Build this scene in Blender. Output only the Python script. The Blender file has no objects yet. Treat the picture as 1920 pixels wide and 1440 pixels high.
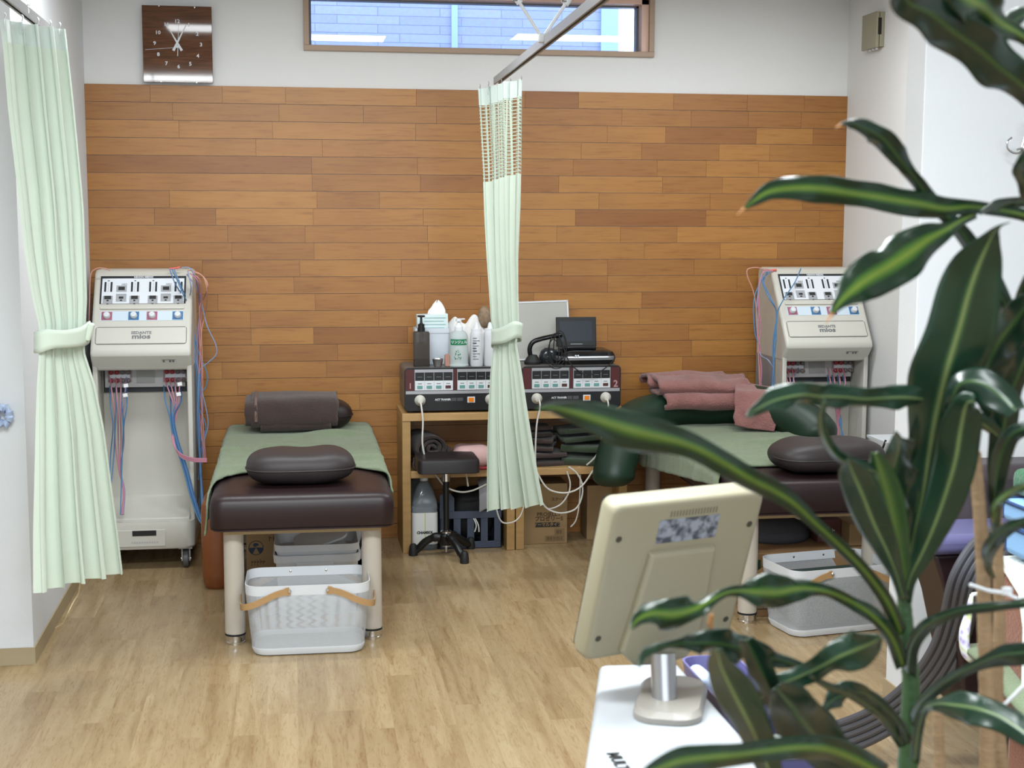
import bpy, bmesh, math, random
from mathutils import Vector, Matrix, noise
PI = math.pi
S = bpy.context.scene
COL = S.collection
random.seed(7)

# ------------------------------------------------------------------ camera
F, CX, CY, H = 2662.0, 960.0, 720.0, 1.6          # focal length in pixels of a 1920 px frame, eye height
_p, _y, _r = math.radians(6.72), math.atan(416 / 2680.), .003
_fw = Vector((math.sin(_y) * math.cos(_p), math.cos(_y) * math.cos(_p), -math.sin(_p)))
_rt = Vector((math.cos(_y), -math.sin(_y), 0)); _up = _rt.cross(_fw)
RT = _rt * math.cos(_r) + _up * math.sin(_r); UP = -_rt * math.sin(_r) + _up * math.cos(_r); FW = _fw
cam = bpy.data.cameras.new('camera'); camo = bpy.data.objects.new('camera', cam); COL.objects.link(camo)
camo.matrix_world = Matrix.Translation((0, 0, H)) @ Matrix((RT, UP, -FW)).transposed().to_4x4()
cam.sensor_width = 36; cam.lens = F / 1920 * 36; cam.clip_start = .05; cam.clip_end = 200
cam.dof.use_dof = True; cam.dof.focus_distance = 6.2; cam.dof.aperture_fstop = 7
S.camera = camo

# ------------------------------------------------------------------ world, light, exposure
w = bpy.data.worlds.new('sky'); S.world = w; w.use_nodes = True
bg = w.node_tree.nodes['Background']; bg.inputs[0].default_value = (.74, .85, 1, 1); bg.inputs[1].default_value = 2.3
def area(name, loc, target, sx, sy, power, col):
    l = bpy.data.lights.new(name, 'AREA'); l.shape = 'RECTANGLE'; l.size = sx; l.size_y = sy; l.energy = power; l.color = col
    o = bpy.data.objects.new(name, l); COL.objects.link(o); o.location = loc
    o.rotation_euler = (Vector(target) - Vector(loc)).to_track_quat('-Z', 'Y').to_euler(); return o
area('front_window_daylight', (.4, -2.3, 1.9), (.6, 3, 1.4), 4.6, 1.4, 54, (.8, .91, 1))
area('ceiling_lamp', (1.95, 5.7, 2.66), (1.95, 5.7, 0), 1.25, .3, 12, (.93, .98, 1))
area('ceiling_lamp', (-.05, 5.45, 2.66), (-.05, 5.45, 0), 1.25, .3, 15, (.93, .98, 1))
area('ceiling_lamp', (1.0, 2.7, 2.66), (1.0, 2.7, 0), 1.25, .3, 31, (.9, .97, 1))
area('ceiling_lamp', (-.6, 2.4, 2.66), (-.6, 2.4, 0), 1.25, .3, 44, (.9, .97, 1))
area('ceiling_lamp', (.6, .8, 2.66), (.6, .8, 0), 1.25, .3, 16, (.9, .97, 1))
S.view_settings.view_transform = 'Standard'; S.view_settings.look = 'None'
S.view_settings.exposure = 1.2; S.view_settings.gamma = 1; S.view_settings.use_curve_mapping = False

# ------------------------------------------------------------------ helpers
def at(x, y, Y=None, Z=None, X=None):
    """point of the room seen at a photo pixel, on the plane y=Y, z=Z or x=X (metres)"""
    d = FW + (x - CX) / F * RT - (y - CY) / F * UP
    t = Y / d.y if Y is not None else X / d.x if X is not None else (Z - H) / d.z
    return d * t + Vector((0, 0, H))
def hexc(h):
    c = [int(h[i:i + 2], 16) / 255 for i in (0, 2, 4)]
    return tuple(x / 12.92 if x <= .04045 else ((x + .055) / 1.055) ** 2.4 for x in c) + (1,)
MATS = {}
def mat(name, col, rough=.5, metal=0., spec=.5, var=0., vscale=8., bump=0., bscale=200., trans=0., ior=1.45, sheen=0., coat=0., alpha=1., stretch=(1, 1, 1), sss=0., emit=0.):
    if name in MATS: return MATS[name]
    m = bpy.data.materials.new(name); m.use_nodes = True; MATS[name] = m
    nt = m.node_tree; n = nt.nodes; b = n['Principled BSDF']
    c = hexc(col) if isinstance(col, str) else col
    b.inputs['Base Color'].default_value = c; b.inputs['Roughness'].default_value = rough; b.inputs['Metallic'].default_value = metal
    b.inputs['Specular IOR Level'].default_value = spec; b.inputs['Transmission Weight'].default_value = trans; b.inputs['IOR'].default_value = ior
    b.inputs['Sheen Weight'].default_value = sheen; b.inputs['Coat Weight'].default_value = coat; b.inputs['Alpha'].default_value = alpha
    if emit: b.inputs['Emission Color'].default_value = c; b.inputs['Emission Strength'].default_value = emit
    tc = n.new('ShaderNodeTexCoord'); mp = n.new('ShaderNodeMapping'); mp.inputs['Scale'].default_value = stretch
    nt.links.new(tc.outputs['Object'], mp.inputs[0])
    nz = n.new('ShaderNodeTexNoise'); nz.inputs['Scale'].default_value = vscale; nz.inputs['Detail'].default_value = 4
    nt.links.new(mp.outputs[0], nz.inputs['Vector'])
    v = max(var, .02)
    hs = n.new('ShaderNodeMix'); hs.data_type = 'RGBA'
    hs.inputs[6].default_value = tuple(x * (1 - v) for x in c[:3]) + (1,); hs.inputs[7].default_value = tuple(min(1, x * (1 + v)) for x in c[:3]) + (1,)
    nt.links.new(nz.outputs['Fac'], hs.inputs[0]); nt.links.new(hs.outputs[2], b.inputs['Base Color'])
    if bump:
        n2 = n.new('ShaderNodeTexNoise'); n2.inputs['Scale'].default_value = bscale; n2.inputs['Detail'].default_value = 3
        bp = n.new('ShaderNodeBump'); bp.inputs['Strength'].default_value = bump; bp.inputs['Distance'].default_value = .002 if sheen == 0 else .006
        nt.links.new(mp.outputs[0], n2.inputs['Vector']); nt.links.new(n2.outputs['Fac'], bp.inputs['Height']); nt.links.new(bp.outputs[0], b.inputs['Normal'])
    return m

ORG = {}
def P3(p): return p if isinstance(p, Vector) else Vector(p)
class MB:
    def __init__(s, M=None): s.v = []; s.f = []; s.uv = None; s.M = M; s.mi = []
    def add(s, vs, fs):
        o = len(s.v); vs = [P3(q) for q in vs]
        s.v += [s.M @ q for q in vs] if s.M else vs
        s.f += [[i + o for i in f] for f in fs]; return s
    def box(s, c, d, R=None):
        c = P3(c); vs = []
        for x in (-.5, .5):
            for y in (-.5, .5):
                for z in (-.5, .5):
                    q = Vector((x * d[0], y * d[1], z * d[2])); vs.append(c + (R @ q if R else q))
        return s.add(vs, [[0, 1, 3, 2], [4, 6, 7, 5], [0, 4, 5, 1], [2, 3, 7, 6], [0, 2, 6, 4], [1, 5, 7, 3]])
    def bb(s, x0, x1, y0, y1, z0, z1): return s.box(((x0 + x1) / 2, (y0 + y1) / 2, (z0 + z1) / 2), (x1 - x0, y1 - y0, z1 - z0))
    def loft(s, rings, caps=True, closed=False):
        n = len(rings[0]); vs = [p for r in rings for p in r]; fs = []
        m = len(rings)
        for i in range(m if closed else m - 1):
            for j in range(n):
                a = i * n; b = ((i + 1) % m) * n; k = (j + 1) % n
                fs.append([a + j, a + k, b + k, b + j])
        if caps and not closed: fs.append(list(range(n))[::-1]); fs.append([(m - 1) * n + j for j in range(n)])
        return s.add(vs, fs)
    def tube(s, pts, r, n=8, caps=True, flat=1., up=None):
        pts = [P3(p) for p in pts]; rings = []; m = len(pts); u = None
        for i, p in enumerate(pts):
            t = (pts[min(i + 1, m - 1)] - pts[max(i - 1, 0)]).normalized()
            if u is None:
                ref = up if up else (Vector((0, 0, 1)) if abs(t.z) < .9 else Vector((1, 0, 0)))
                u = (ref - t * ref.dot(t)).normalized()
            else: u = (u - t * u.dot(t)).normalized()
            b = t.cross(u); rr = r[i] if isinstance(r, (list, tuple)) else r
            rings.append([p + (u * math.cos(2 * PI * k / n) * flat + b * math.sin(2 * PI * k / n)) * rr for k in range(n)])
        return s.loft(rings, caps)
    def lathe(s, prof, c=(0, 0, 0), n=24, sx=1., sy=1., axis=None):
        c = P3(c); rings = []
        for r, z in prof:
            ring = [Vector((r * sx * math.cos(2 * PI * k / n), r * sy * math.sin(2 * PI * k / n), z)) for k in range(n)]
            if axis: ring = [axis @ q for q in ring]
            rings.append([c + q for q in ring])
        return s.loft(rings)
    def cyl(s, a, b, r, r2=None, n=16): return s.tube([a, b], [r, r if r2 is None else r2], n)
    def prism(s, poly, a, b, ax='x'):
        """poly of 2D points in the plane across axis ax, swept from a to b"""
        mk = {'x': lambda t, p: (t, p[0], p[1]), 'y': lambda t, p: (p[0], t, p[1]), 'z': lambda t, p: (p[0], p[1], t)}[ax]
        n = len(poly); vs = [mk(a, p) for p in poly] + [mk(b, p) for p in poly]
        return s.add(vs, [list(range(n))[::-1], [n + i for i in range(n)]] + [[i, (i + 1) % n, n + (i + 1) % n, n + i] for i in range(n)])
    def grid(s, fn, nu, nv, closeu=False, uvf=None):
        o = len(s.v); vs = [fn(i / nu, j / nv) for j in range(nv + 1) for i in range(nu + 1)]
        fs = [[j * (nu + 1) + i, j * (nu + 1) + i + 1, (j + 1) * (nu + 1) + i + 1, (j + 1) * (nu + 1) + i] for j in range(nv) for i in range(nu)]
        s.add(vs, fs)
        if uvf:
            s.uv = s.uv or {}
            for j in range(nv + 1):
                for i in range(nu + 1): s.uv[o + j * (nu + 1) + i] = uvf(i / nu, j / nv)
        return s
    def build(s, name, m, parent=None, smooth=35, bevel=0., bseg=3, sub=0, solid=0., kind=None, label=None, soff=0.):
        org = ORG.get(parent.name, Vector((0, 0, 0))) if parent else Vector((0, 0, 0))
        me = bpy.data.meshes.new(name); me.from_pydata([p - org for p in s.v], [], s.f); 
        ms = m if isinstance(m, (list, tuple)) else [m]
        for q in ms: me.materials.append(q)
        bm = bmesh.new(); bm.from_mesh(me); bmesh.ops.recalc_face_normals(bm, faces=bm.faces) if not s.uv else None
        if s.uv:
            ul = bm.loops.layers.uv.new('UVMap')
            for f in bm.faces:
                for l in f.loops: l[ul].uv = s.uv.get(l.vert.index, (0, 0))
        bm.to_mesh(me); bm.free()
        if smooth:
            me.shade_smooth()
            if smooth < 180: me.set_sharp_from_angle(angle=math.radians(smooth))
        o = bpy.data.objects.new(name, me); COL.objects.link(o)
        if parent: o.parent = parent; ORG[o.name] = org
        if solid: q = o.modifiers.new('solid', 'SOLIDIFY'); q.thickness = solid; q.offset = soff
        if bevel: q = o.modifiers.new('bevel', 'BEVEL'); q.width = bevel; q.segments = bseg; q.limit_method = 'ANGLE'; q.angle_limit = math.radians(40); q.harden_normals = False
        if sub: q = o.modifiers.new('sub', 'SUBSURF'); q.levels = sub; q.render_levels = sub
        if kind: o['kind'] = kind
        if label: o['label'] = label
        return o
def tag(o, label, cat, group=None, kind=None):
    o['label'] = label; o['category'] = cat
    if group: o['group'] = group
    if kind: o['kind'] = kind
    return o
def thing(name, label, cat, loc=(0, 0, 0), group=None):
    o = bpy.data.objects.new(name, None); COL.objects.link(o); o.location = loc; o.empty_display_size = .05
    ORG[o.name] = Vector(loc); return tag(o, label, cat, group)
def struct(name, mb, m, label=None, **k):
    o = mb.build(name, m, **k); o['kind'] = 'structure'
    if label: o['label'] = label
    return o
def copy_tree(o, parent=None):
    c = o.copy(); COL.objects.link(c)
    if parent: c.parent = parent
    ORG[c.name] = ORG.get(o.name, Vector())
    for ch in [q for q in bpy.data.objects if q.parent == o]: copy_tree(ch, c)
    return c
def smoothpath(pts, n=8):
    pts = [P3(p) for p in pts]; out = []
    for i in range(len(pts) - 1):
        a = pts[max(i - 1, 0)]; b = pts[i]; c = pts[i + 1]; d = pts[min(i + 2, len(pts) - 1)]
        for k in range(n):
            t = k / n
            out.append(.5 * ((2 * b) + (c - a) * t + (2 * a - 5 * b + 4 * c - d) * t * t + (3 * b - a - 3 * c + d) * t ** 3))
    out.append(pts[-1]); return out
def interp(tab, x):
    for i in range(len(tab) - 1):
        if x <= tab[i + 1][0] or i == len(tab) - 2:
            t = (x - tab[i][0]) / (tab[i + 1][0] - tab[i][0]); t = max(0, min(1, t))
            a, b = tab[i][1], tab[i + 1][1]
            return [p + (q - p) * t for p, q in zip(a, b)] if isinstance(a, (list, tuple)) else a + (b - a) * t
def rrect(w, d, r, n=5):
    out = []
    for cx, cy, a0 in ((w / 2 - r, d / 2 - r, 0), (-w / 2 + r, d / 2 - r, PI / 2), (-w / 2 + r, -d / 2 + r, PI), (w / 2 - r, -d / 2 + r, 1.5 * PI)):
        for k in range(n + 1):
            a = a0 + PI / 2 * k / n; out.append((cx + r * math.cos(a), cy + r * math.sin(a)))
    return out
def text(s, size, m, parent, loc, xax=(1, 0, 0), yax=(0, 0, 1), name='lettering', align='CENTER', bold=0., depth=.0004, sx=1.):
    """writing lying in the plane of xax and yax, centred on loc (room coordinates, relative to parent origin handled)"""
    c = bpy.data.curves.new(name, 'FONT'); c.body = s; c.size = size; c.align_x = align; c.align_y = 'CENTER'; c.extrude = depth; c.offset = bold; c.resolution_u = 2
    tmp = bpy.data.objects.new('tmp', c); COL.objects.link(tmp)
    me = bpy.data.meshes.new_from_object(tmp.evaluated_get(bpy.context.evaluated_depsgraph_get())); bpy.data.objects.remove(tmp)
    x = P3(xax).normalized(); y = P3(yax).normalized(); z = x.cross(y)
    org = ORG.get(parent.name, Vector()) if parent else Vector()
    M = Matrix.Translation(P3(loc) - org) @ Matrix((x, y, z)).transposed().to_4x4() @ Matrix.Diagonal((sx, 1, 1, 1))
    me.transform(M); me.materials.clear(); me.materials.append(m)
    o = bpy.data.objects.new(name, me); COL.objects.link(o)
    if parent: o.parent = parent
    return o
def soft(center, size, m, name, parent=None, p=2.6, seam=None, dent=.0, R=None, droop=0., seed=0, amp=.01, **k):
    """padded cushion: superellipsoid with a soft edge, dents and wrinkles"""
    mb = MB(); c = P3(center); nu, nv = 56, 28
    def fn(u, v):
        a = u * 2 * PI; b = (v - .5) * PI
        cu = math.copysign(abs(math.cos(a)) ** (2 / p / 1.3), math.cos(a)); su = math.copysign(abs(math.sin(a)) ** (2 / p / 1.3), math.sin(a))
        cb = abs(math.cos(b)) ** (.42); sb = math.copysign(abs(math.sin(b)) ** (1.05), math.sin(b))
        q = Vector((cu * cb * size[0] / 2, su * cb * size[1] / 2, sb * size[2] / 2))
        e = max(abs(cu * cb), abs(su * cb))
        if sb > 0: q.z -= dent * math.exp(-((q.x / (size[0] * .16)) ** 2)) * (1 - e * .6)
        q.z -= droop * (q.x / (size[0] / 2)) ** 2
        nn = noise.noise(Vector((q.x * 9 + seed, q.y * 9, q.z * 5))); q += Vector((0, 0, 1)) * nn * amp
        return c + (R @ q if R else q)
    mb.grid(fn, nu, nv)
    bm = bmesh.new(); me = bpy.data.meshes.new('t'); me.from_pydata(mb.v, [], mb.f); bm.from_mesh(me); bmesh.ops.remove_doubles(bm, verts=bm.verts, dist=1e-5)
    o2 = MB(); bm.verts.index_update(); o2.v = [v.co.copy() for v in bm.verts]; o2.f = [[v.index for v in f.verts] for f in bm.faces]; bm.free(); bpy.data.meshes.remove(me)
    return o2.build(name, m, parent, smooth=180, **k)
def strip_cloth(path, x0, x1, m, name, parent=None, th=.01, amp=.004, seed=0, n=24, xax=None, o0=None, edge=.0, **k):
    """folded cloth: a 2D path (a, z) across, carried from x0 to x1 along xax"""
    pp = smoothpath([Vector((a, z, 0)) for a, z in path], 6); mb = MB()
    X = P3(xax or (1, 0, 0)).normalized(); A = Vector((0, 0, 1)).cross(X); O = P3(o0 or (0, 0, 0))
    def fn(u, v):
        q = pp[min(int(round(v * (len(pp) - 1))), len(pp) - 1)]; xx = x0 + (x1 - x0) * u
        nz = noise.noise(Vector((xx * 7 + seed, q.x * 9, q.y * 9))) + .5 * noise.noise(Vector((xx * 19 + seed, q.x * 21, q.y * 21))); nz2 = noise.noise(Vector((seed + 5, q.x * 6, q.y * 20)))
        return O + Vector((0, 6.65, 0)) + X * (xx + edge * nz2 * (2 * u - 1)) + A * (q.x - 6.65 + nz * amp) + Vector((0, 0, 1)) * (q.y + amp * noise.noise(Vector((xx * 6, q.x * 12 + seed, q.y * 4))))
    mb.grid(fn, n, len(pp) - 1)
    return mb.build(name, m, parent, smooth=180, solid=th, **k)

# ------------------------------------------------------------------ materials of the room
def nodes(name, rough=.5):
    m = bpy.data.materials.new(name); m.use_nodes = True; MATS[name] = m
    n = m.node_tree.nodes; n['Principled BSDF'].inputs['Roughness'].default_value = rough
    return m, n, m.node_tree.links, n['Principled BSDF']
def ramp(n, stops):
    r = n.new('ShaderNodeValToRGB'); e = r.color_ramp.elements
    while len(e) < len(stops): e.new(.5)
    for k, (p, c) in enumerate(stops): e[k].position = p; e[k].color = hexc(c)
    return r
def wood_boards():
    m, n, L, b = nodes('oak_boards', .42)
    tc = n.new('ShaderNodeTexCoord'); geo = n.new('ShaderNodeNewGeometry'); at_ = n.new('ShaderNodeAttribute'); at_.attribute_name = 'tone'
    mul = n.new('ShaderNodeMath'); mul.operation = 'MULTIPLY'; mul.inputs[1].default_value = 60
    L.new(geo.outputs['Random Per Island'], mul.inputs[0])
    cb = n.new('ShaderNodeCombineXYZ'); L.new(mul.outputs[0], cb.inputs[0]); L.new(mul.outputs[0], cb.inputs[2])
    va = n.new('ShaderNodeVectorMath'); va.operation = 'ADD'; L.new(tc.outputs['Object'], va.inputs[0]); L.new(cb.outputs[0], va.inputs[1])
    mp = n.new('ShaderNodeMapping'); mp.inputs['Scale'].default_value = (1.6, 1, 26); L.new(va.outputs[0], mp.inputs[0])
    g = n.new('ShaderNodeTexNoise'); g.inputs['Scale'].default_value = 4.5; g.inputs['Detail'].default_value = 6; g.inputs['Roughness'].default_value = .6; g.inputs['Distortion'].default_value = .35
    L.new(mp.outputs[0], g.inputs['Vector'])
    mp2 = n.new('ShaderNodeMapping'); mp2.inputs['Scale'].default_value = (1.2, 1, 5); L.new(va.outputs[0], mp2.inputs[0])
    g2 = n.new('ShaderNodeTexNoise'); g2.inputs['Scale'].default_value = 2.5; g2.inputs['Detail'].default_value = 3; L.new(mp2.outputs[0], g2.inputs['Vector'])
    r1 = ramp(n, [(.0, '92612e'), (.5, '9e6c32'), (1, 'ab7839')])
    mix = n.new('ShaderNodeMath'); mix.operation = 'MULTIPLY_ADD'; mix.inputs[1].default_value = .8
    L.new(geo.outputs['Random Per Island'], mix.inputs[0]); L.new(g2.outputs['Fac'], mix.inputs[2])
    sub = n.new('ShaderNodeMath'); sub.operation = 'SUBTRACT'; sub.inputs[1].default_value = .4; L.new(mix.outputs[0], sub.inputs[0])
    L.new(sub.outputs[0], r1.inputs[0])
    r2 = ramp(n, [(.3, 'b89a7c'), (.45, 'f0e8e0'), (.7, 'ffffff')]); L.new(g.outputs['Fac'], r2.inputs[0])
    mm = n.new('ShaderNodeMix'); mm.data_type = 'RGBA'; mm.blend_type = 'MULTIPLY'; mm.inputs[0].default_value = .6
    L.new(r1.outputs[0], mm.inputs[6]); L.new(r2.outputs[0], mm.inputs[7])
    m2 = n.new('ShaderNodeMix'); m2.data_type = 'RGBA'; m2.blend_type = 'MULTIPLY'; L.new(at_.outputs['Fac'], m2.inputs[0]); m2.inputs[7].default_value = hexc('b98c78')
    L.new(mm.outputs[2], m2.inputs[6]); L.new(m2.outputs[2], b.inputs['Base Color'])
    return m
def floor_mat():
    m, n, L, b = nodes('maple_floor', .27); b.inputs['Specular IOR Level'].default_value = .42
    tc = n.new('ShaderNodeTexCoord'); mp = n.new('ShaderNodeMapping'); mp.inputs['Rotation'].default_value = (0, 0, PI / 2); L.new(tc.outputs['Object'], mp.inputs[0])
    br = n.new('ShaderNodeTexBrick'); br.inputs['Scale'].default_value = 1; br.inputs['Brick Width'].default_value = .9; br.inputs['Row Height'].default_value = .1
    br.inputs['Mortar Size'].default_value = .0007; br.inputs['Color1'].default_value = (0, 0, 0, 1); br.inputs['Color2'].default_value = (1, 1, 1, 1); br.inputs['Mortar'].default_value = (.35, .35, .35, 1); br.offset = .37; br.offset_frequency = 3; br.squash = .8; br.squash_frequency = 2
    L.new(mp.outputs[0], br.inputs['Vector'])
    sc = n.new('ShaderNodeVectorMath'); sc.operation = 'SCALE'; sc.inputs['Scale'].default_value = 7; L.new(br.outputs['Color'], sc.inputs[0])
    va = n.new('ShaderNodeVectorMath'); va.operation = 'ADD'; L.new(tc.outputs['Object'], va.inputs[0]); L.new(sc.outputs[0], va.inputs[1])
    mp2 = n.new('ShaderNodeMapping'); mp2.inputs['Scale'].default_value = (9, .8, 1); L.new(va.outputs[0], mp2.inputs[0])
    g = n.new('ShaderNodeTexNoise'); g.inputs['Scale'].default_value = 2.2; g.inputs['Detail'].default_value = 5; g.inputs['Distortion'].default_value = 1.1; L.new(mp2.outputs[0], g.inputs['Vector'])
    wv = n.new('ShaderNodeTexNoise'); wv.inputs['Scale'].default_value = 12; wv.inputs['Detail'].default_value = 3; wv.inputs['Distortion'].default_value = 2; L.new(mp2.outputs[0], wv.inputs['Vector'])
    r1 = ramp(n, [(0, '9a8464'), (.5, 'a48f6e'), (1, 'ae9978')]); L.new(br.outputs['Color'], r1.inputs[0])
    r2 = ramp(n, [(.3, 'd4c6b4'), (.5, 'f0ebe3'), (.68, 'ffffff')]); L.new(g.outputs['Fac'], r2.inputs[0])
    r3 = ramp(n, [(.35, 'd8c8b4'), (.48, 'ffffff'), (1, 'ffffff')]); L.new(wv.outputs['Fac'], r3.inputs[0])
    a = n.new('ShaderNodeMix'); a.data_type = 'RGBA'; a.blend_type = 'MULTIPLY'; a.inputs[0].default_value = .8; L.new(r1.outputs[0], a.inputs[6]); L.new(r2.outputs[0], a.inputs[7])
    c = n.new('ShaderNodeMix'); c.data_type = 'RGBA'; c.blend_type = 'MULTIPLY'; c.inputs[0].default_value = .6; L.new(a.outputs[2], c.inputs[6]); L.new(r3.outputs[0], c.inputs[7])
    L.new(c.outputs[2], b.inputs['Base Color'])
    n3 = n.new('ShaderNodeTexNoise'); n3.inputs['Scale'].default_value = 3; L.new(tc.outputs['Object'], n3.inputs['Vector'])
    mr = n.new('ShaderNodeMapRange'); mr.inputs['To Min'].default_value = .2; mr.inputs['To Max'].default_value = .36; L.new(n3.outputs['Fac'], mr.inputs[0]); L.new(mr.outputs[0], b.inputs['Roughness'])
    return m
def pattern_alpha(name, col, freq, duty, rough=.5, diag=False):
    """sheet with real see-through holes laid out in its own UV metres"""
    m, n, L, b = nodes(name, rough); b.inputs['Base Color'].default_value = hexc(col)
    uv = n.new('ShaderNodeUVMap'); mp = n.new('ShaderNodeMapping'); mp.inputs['Scale'].default_value = (freq[0], freq[1], 1)
    if diag: mp.inputs['Rotation'].default_value = (0, 0, PI / 4)
    L.new(uv.outputs[0], mp.inputs[0]); sp = n.new('ShaderNodeSeparateXYZ'); L.new(mp.outputs[0], sp.inputs[0])
    outs = []
    for k in (0, 1):
        fr = n.new('ShaderNodeMath'); fr.operation = 'FRACT'; L.new(sp.outputs[k], fr.inputs[0])
        lt = n.new('ShaderNodeMath'); lt.operation = 'LESS_THAN'; lt.inputs[1].default_value = duty; L.new(fr.outputs[0], lt.inputs[0]); outs.append(lt)
    mx = n.new('ShaderNodeMath'); mx.operation = 'MAXIMUM'; L.new(outs[0].outputs[0], mx.inputs[0]); L.new(outs[1].outputs[0], mx.inputs[1])
    L.new(mx.outputs[0], b.inputs['Alpha']); return m
def fabric(name, col, rough=.85, bump=.5, bscale=350, var=.08, trans=0., sheen=.3, rib=0):
    m = mat(name, col, rough, var=var, vscale=12, bump=bump, bscale=bscale, sheen=sheen, spec=.25)
    if rib:
        n = m.node_tree.nodes; L = m.node_tree.links; b = n['Principled BSDF']
        uv = n.new('ShaderNodeUVMap'); wv = n.new('ShaderNodeTexWave'); wv.inputs['Scale'].default_value = rib; wv.bands_direction = 'X'; wv.wave_profile = 'SIN'
        L.new(uv.outputs[0], wv.inputs[0]); bp = n.new('ShaderNodeBump'); bp.inputs['Strength'].default_value = .35; bp.inputs['Distance'].default_value = .001
        L.new(wv.outputs['Fac'], bp.inputs['Height']); L.new(bp.outputs[0], b.inputs['Normal'])
    if trans:
        n = m.node_tree.nodes; L = m.node_tree.links; b = n['Principled BSDF']; out = n['Material Output']
        tr = n.new('ShaderNodeBsdfTranslucent'); tr.inputs[0].default_value = hexc(col); ms = n.new('ShaderNodeMixShader'); ms.inputs[0].default_value = trans
        L.new(b.outputs[0], ms.inputs[1]); L.new(tr.outputs[0], ms.inputs[2]); L.new(ms.outputs[0], out.inputs[0])
    return m
def pane_glass(name, tint='f4f8ff', refl=1.):
    m, n, L, b = nodes(name, 0); out = n['Material Output']
    tr = n.new('ShaderNodeBsdfTransparent'); tr.inputs[0].default_value = hexc(tint); gl = n.new('ShaderNodeBsdfGlossy'); gl.inputs['Roughness'].default_value = .01
    fr = n.new('ShaderNodeFresnel'); fr.inputs[0].default_value = 1.45; ms = n.new('ShaderNodeMixShader')
    L.new(fr.outputs[0], ms.inputs[0]); L.new(tr.outputs[0], ms.inputs[1]); L.new(gl.outputs[0], ms.inputs[2]); L.new(ms.outputs[0], out.inputs[0]); return m

WALL = mat('wallpaper', 'dad9d8', .85, var=.015, vscale=3, bump=.35, bscale=260)
WALLB = mat('wallpaper_cool', 'd6d8db', .85, var=.015, vscale=3, bump=.35, bscale=260)
BASE = mat('baseboard_vinyl', 'a39376', .5)
OAK = wood_boards(); FLOOR = floor_mat()
PINE = mat('pine', 'a17f4f', .5, var=.22, vscale=6, stretch=(1, 1, 9), bump=.1)
PINEH = mat('pine_horizontal', 'ac895a', .5, var=.22, vscale=6, stretch=(1, 9, 9), bump=.1)
WHITEP = mat('white_plastic', 'e4e2dc', .38)
CREAM = mat('cream_plastic', '938d77', .42, bump=.15, bscale=900)
BLACK = mat('black_plastic', '141414', .35); BLACKM = mat('black_rubber', '1b1b1b', .6); INK = mat('black_print', '222222', .6)
CHROME = mat('chrome', 'd8d8d8', .15, 1.); STEEL = mat('brushed_steel', 'b9b9bb', .32, 1.); ALU = mat('aluminium_rail', '9b9a99', .4, .35)
WHITE = mat('white_paint', 'cdd0d4', .45)
LEATHER = mat('brown_vinyl', '231316', .4, spec=.5, var=.05, bump=.12, bscale=500)
LEG = mat('cream_leg_enamel', 'b5aca0', .45)
PILLOW = mat('taupe_vinyl', '2f2829', .5, var=.05, bump=.1, bscale=600)
GREENT = fabric('sage_terry', '6c7a5b', .95, .9, 260, .14)
BROWNT = fabric('brown_terry', '40312d', .95, .9, 300, .14)
PINKT = fabric('pink_terry', '865b57', .95, 1., 110, .4)
DGREENT = fabric('dark_green_terry', '36452f', .95, .9, 300, .15)
DGREEN = mat('dark_green_vinyl', '1a3023', .42, var=.05, bump=.1, bscale=500)
CURT = fabric('mint_curtain_cloth', 'cbd7c8', .8, rib=120, trans=.12, sheen=.2, var=.04)
CARD = mat('cardboard', '8c7350', .8, var=.06, vscale=5)

# ------------------------------------------------------------------ the room
YB, XL, XR = 7.0, -.945, 2.806
struct('floor', MB().bb(-3.2, 4.6, -2.6, 7.2, -.1, 0), FLOOR, 'pale maple plank floor', smooth=0)
struct('ceiling', MB().bb(-3.2, 4.6, -2.6, 7.2, 2.7, 2.8), WALLB, smooth=0)
wx0, wx1, wz0, wz1 = .1, 1.765, 2.412, 2.665       # window opening
mb = MB(); mb.bb(XL - .2, wx0, YB, 7.15, 0, 2.7); mb.bb(wx1, XR + .2, YB, 7.15, 0, 2.7); mb.bb(wx0, wx1, YB, 7.15, 0, wz0); mb.bb(wx0, wx1, YB, 7.15, wz1, 2.7)
struct('wall_back', mb, WALL, 'off-white wallpapered back wall', smooth=0)
struct('wall_left', MB().prism([(-3.2, 5.15), (-.934, 5.15), (XL, 7.0), (-3.2, 7.0)], 0, 2.7, 'z'), [WALLB], 'white corner wall left of the curtain', smooth=0)
struct('baseboard_left', MB().prism([(-3.2, 5.143), (-.928, 5.143), (-.939, 6.99), (-.945, 6.99), (-.934, 5.15), (-3.2, 5.15)], 0, .062, 'z'), BASE, smooth=0)
struct('wall_right', MB().bb(XR, XR + .15, 4.38, 7.0, 0, 2.7), WALL, 'alcove side wall on the right', smooth=0)
struct('wall_partition_right', MB().bb(1.957, 4.6, 4.25, 4.385, 0, 2.7), WALLB, 'white partition wall end behind the potted plant', smooth=0, bevel=.004)
struct('baseboard_partition', MB().prism([(1.951, 4.39), (1.951, 4.244), (4.6, 4.244), (4.6, 4.25), (1.957, 4.25), (1.957, 4.39)], 0, .06, 'z'), BASE, smooth=0)
struct('wall_side_left', MB().bb(-3.3, -3.2, -2.6, 5.15, 0, 2.7), WALLB, smooth=0)
struct('wall_side_right', MB().bb(4.6, 4.7, -2.6, 4.25, 0, 2.7), WALLB, smooth=0)
struct('wall_front', MB().bb(-3.2, 4.6, -2.7, -2.6, 0, 2.7), WALLB, smooth=0)
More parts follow.
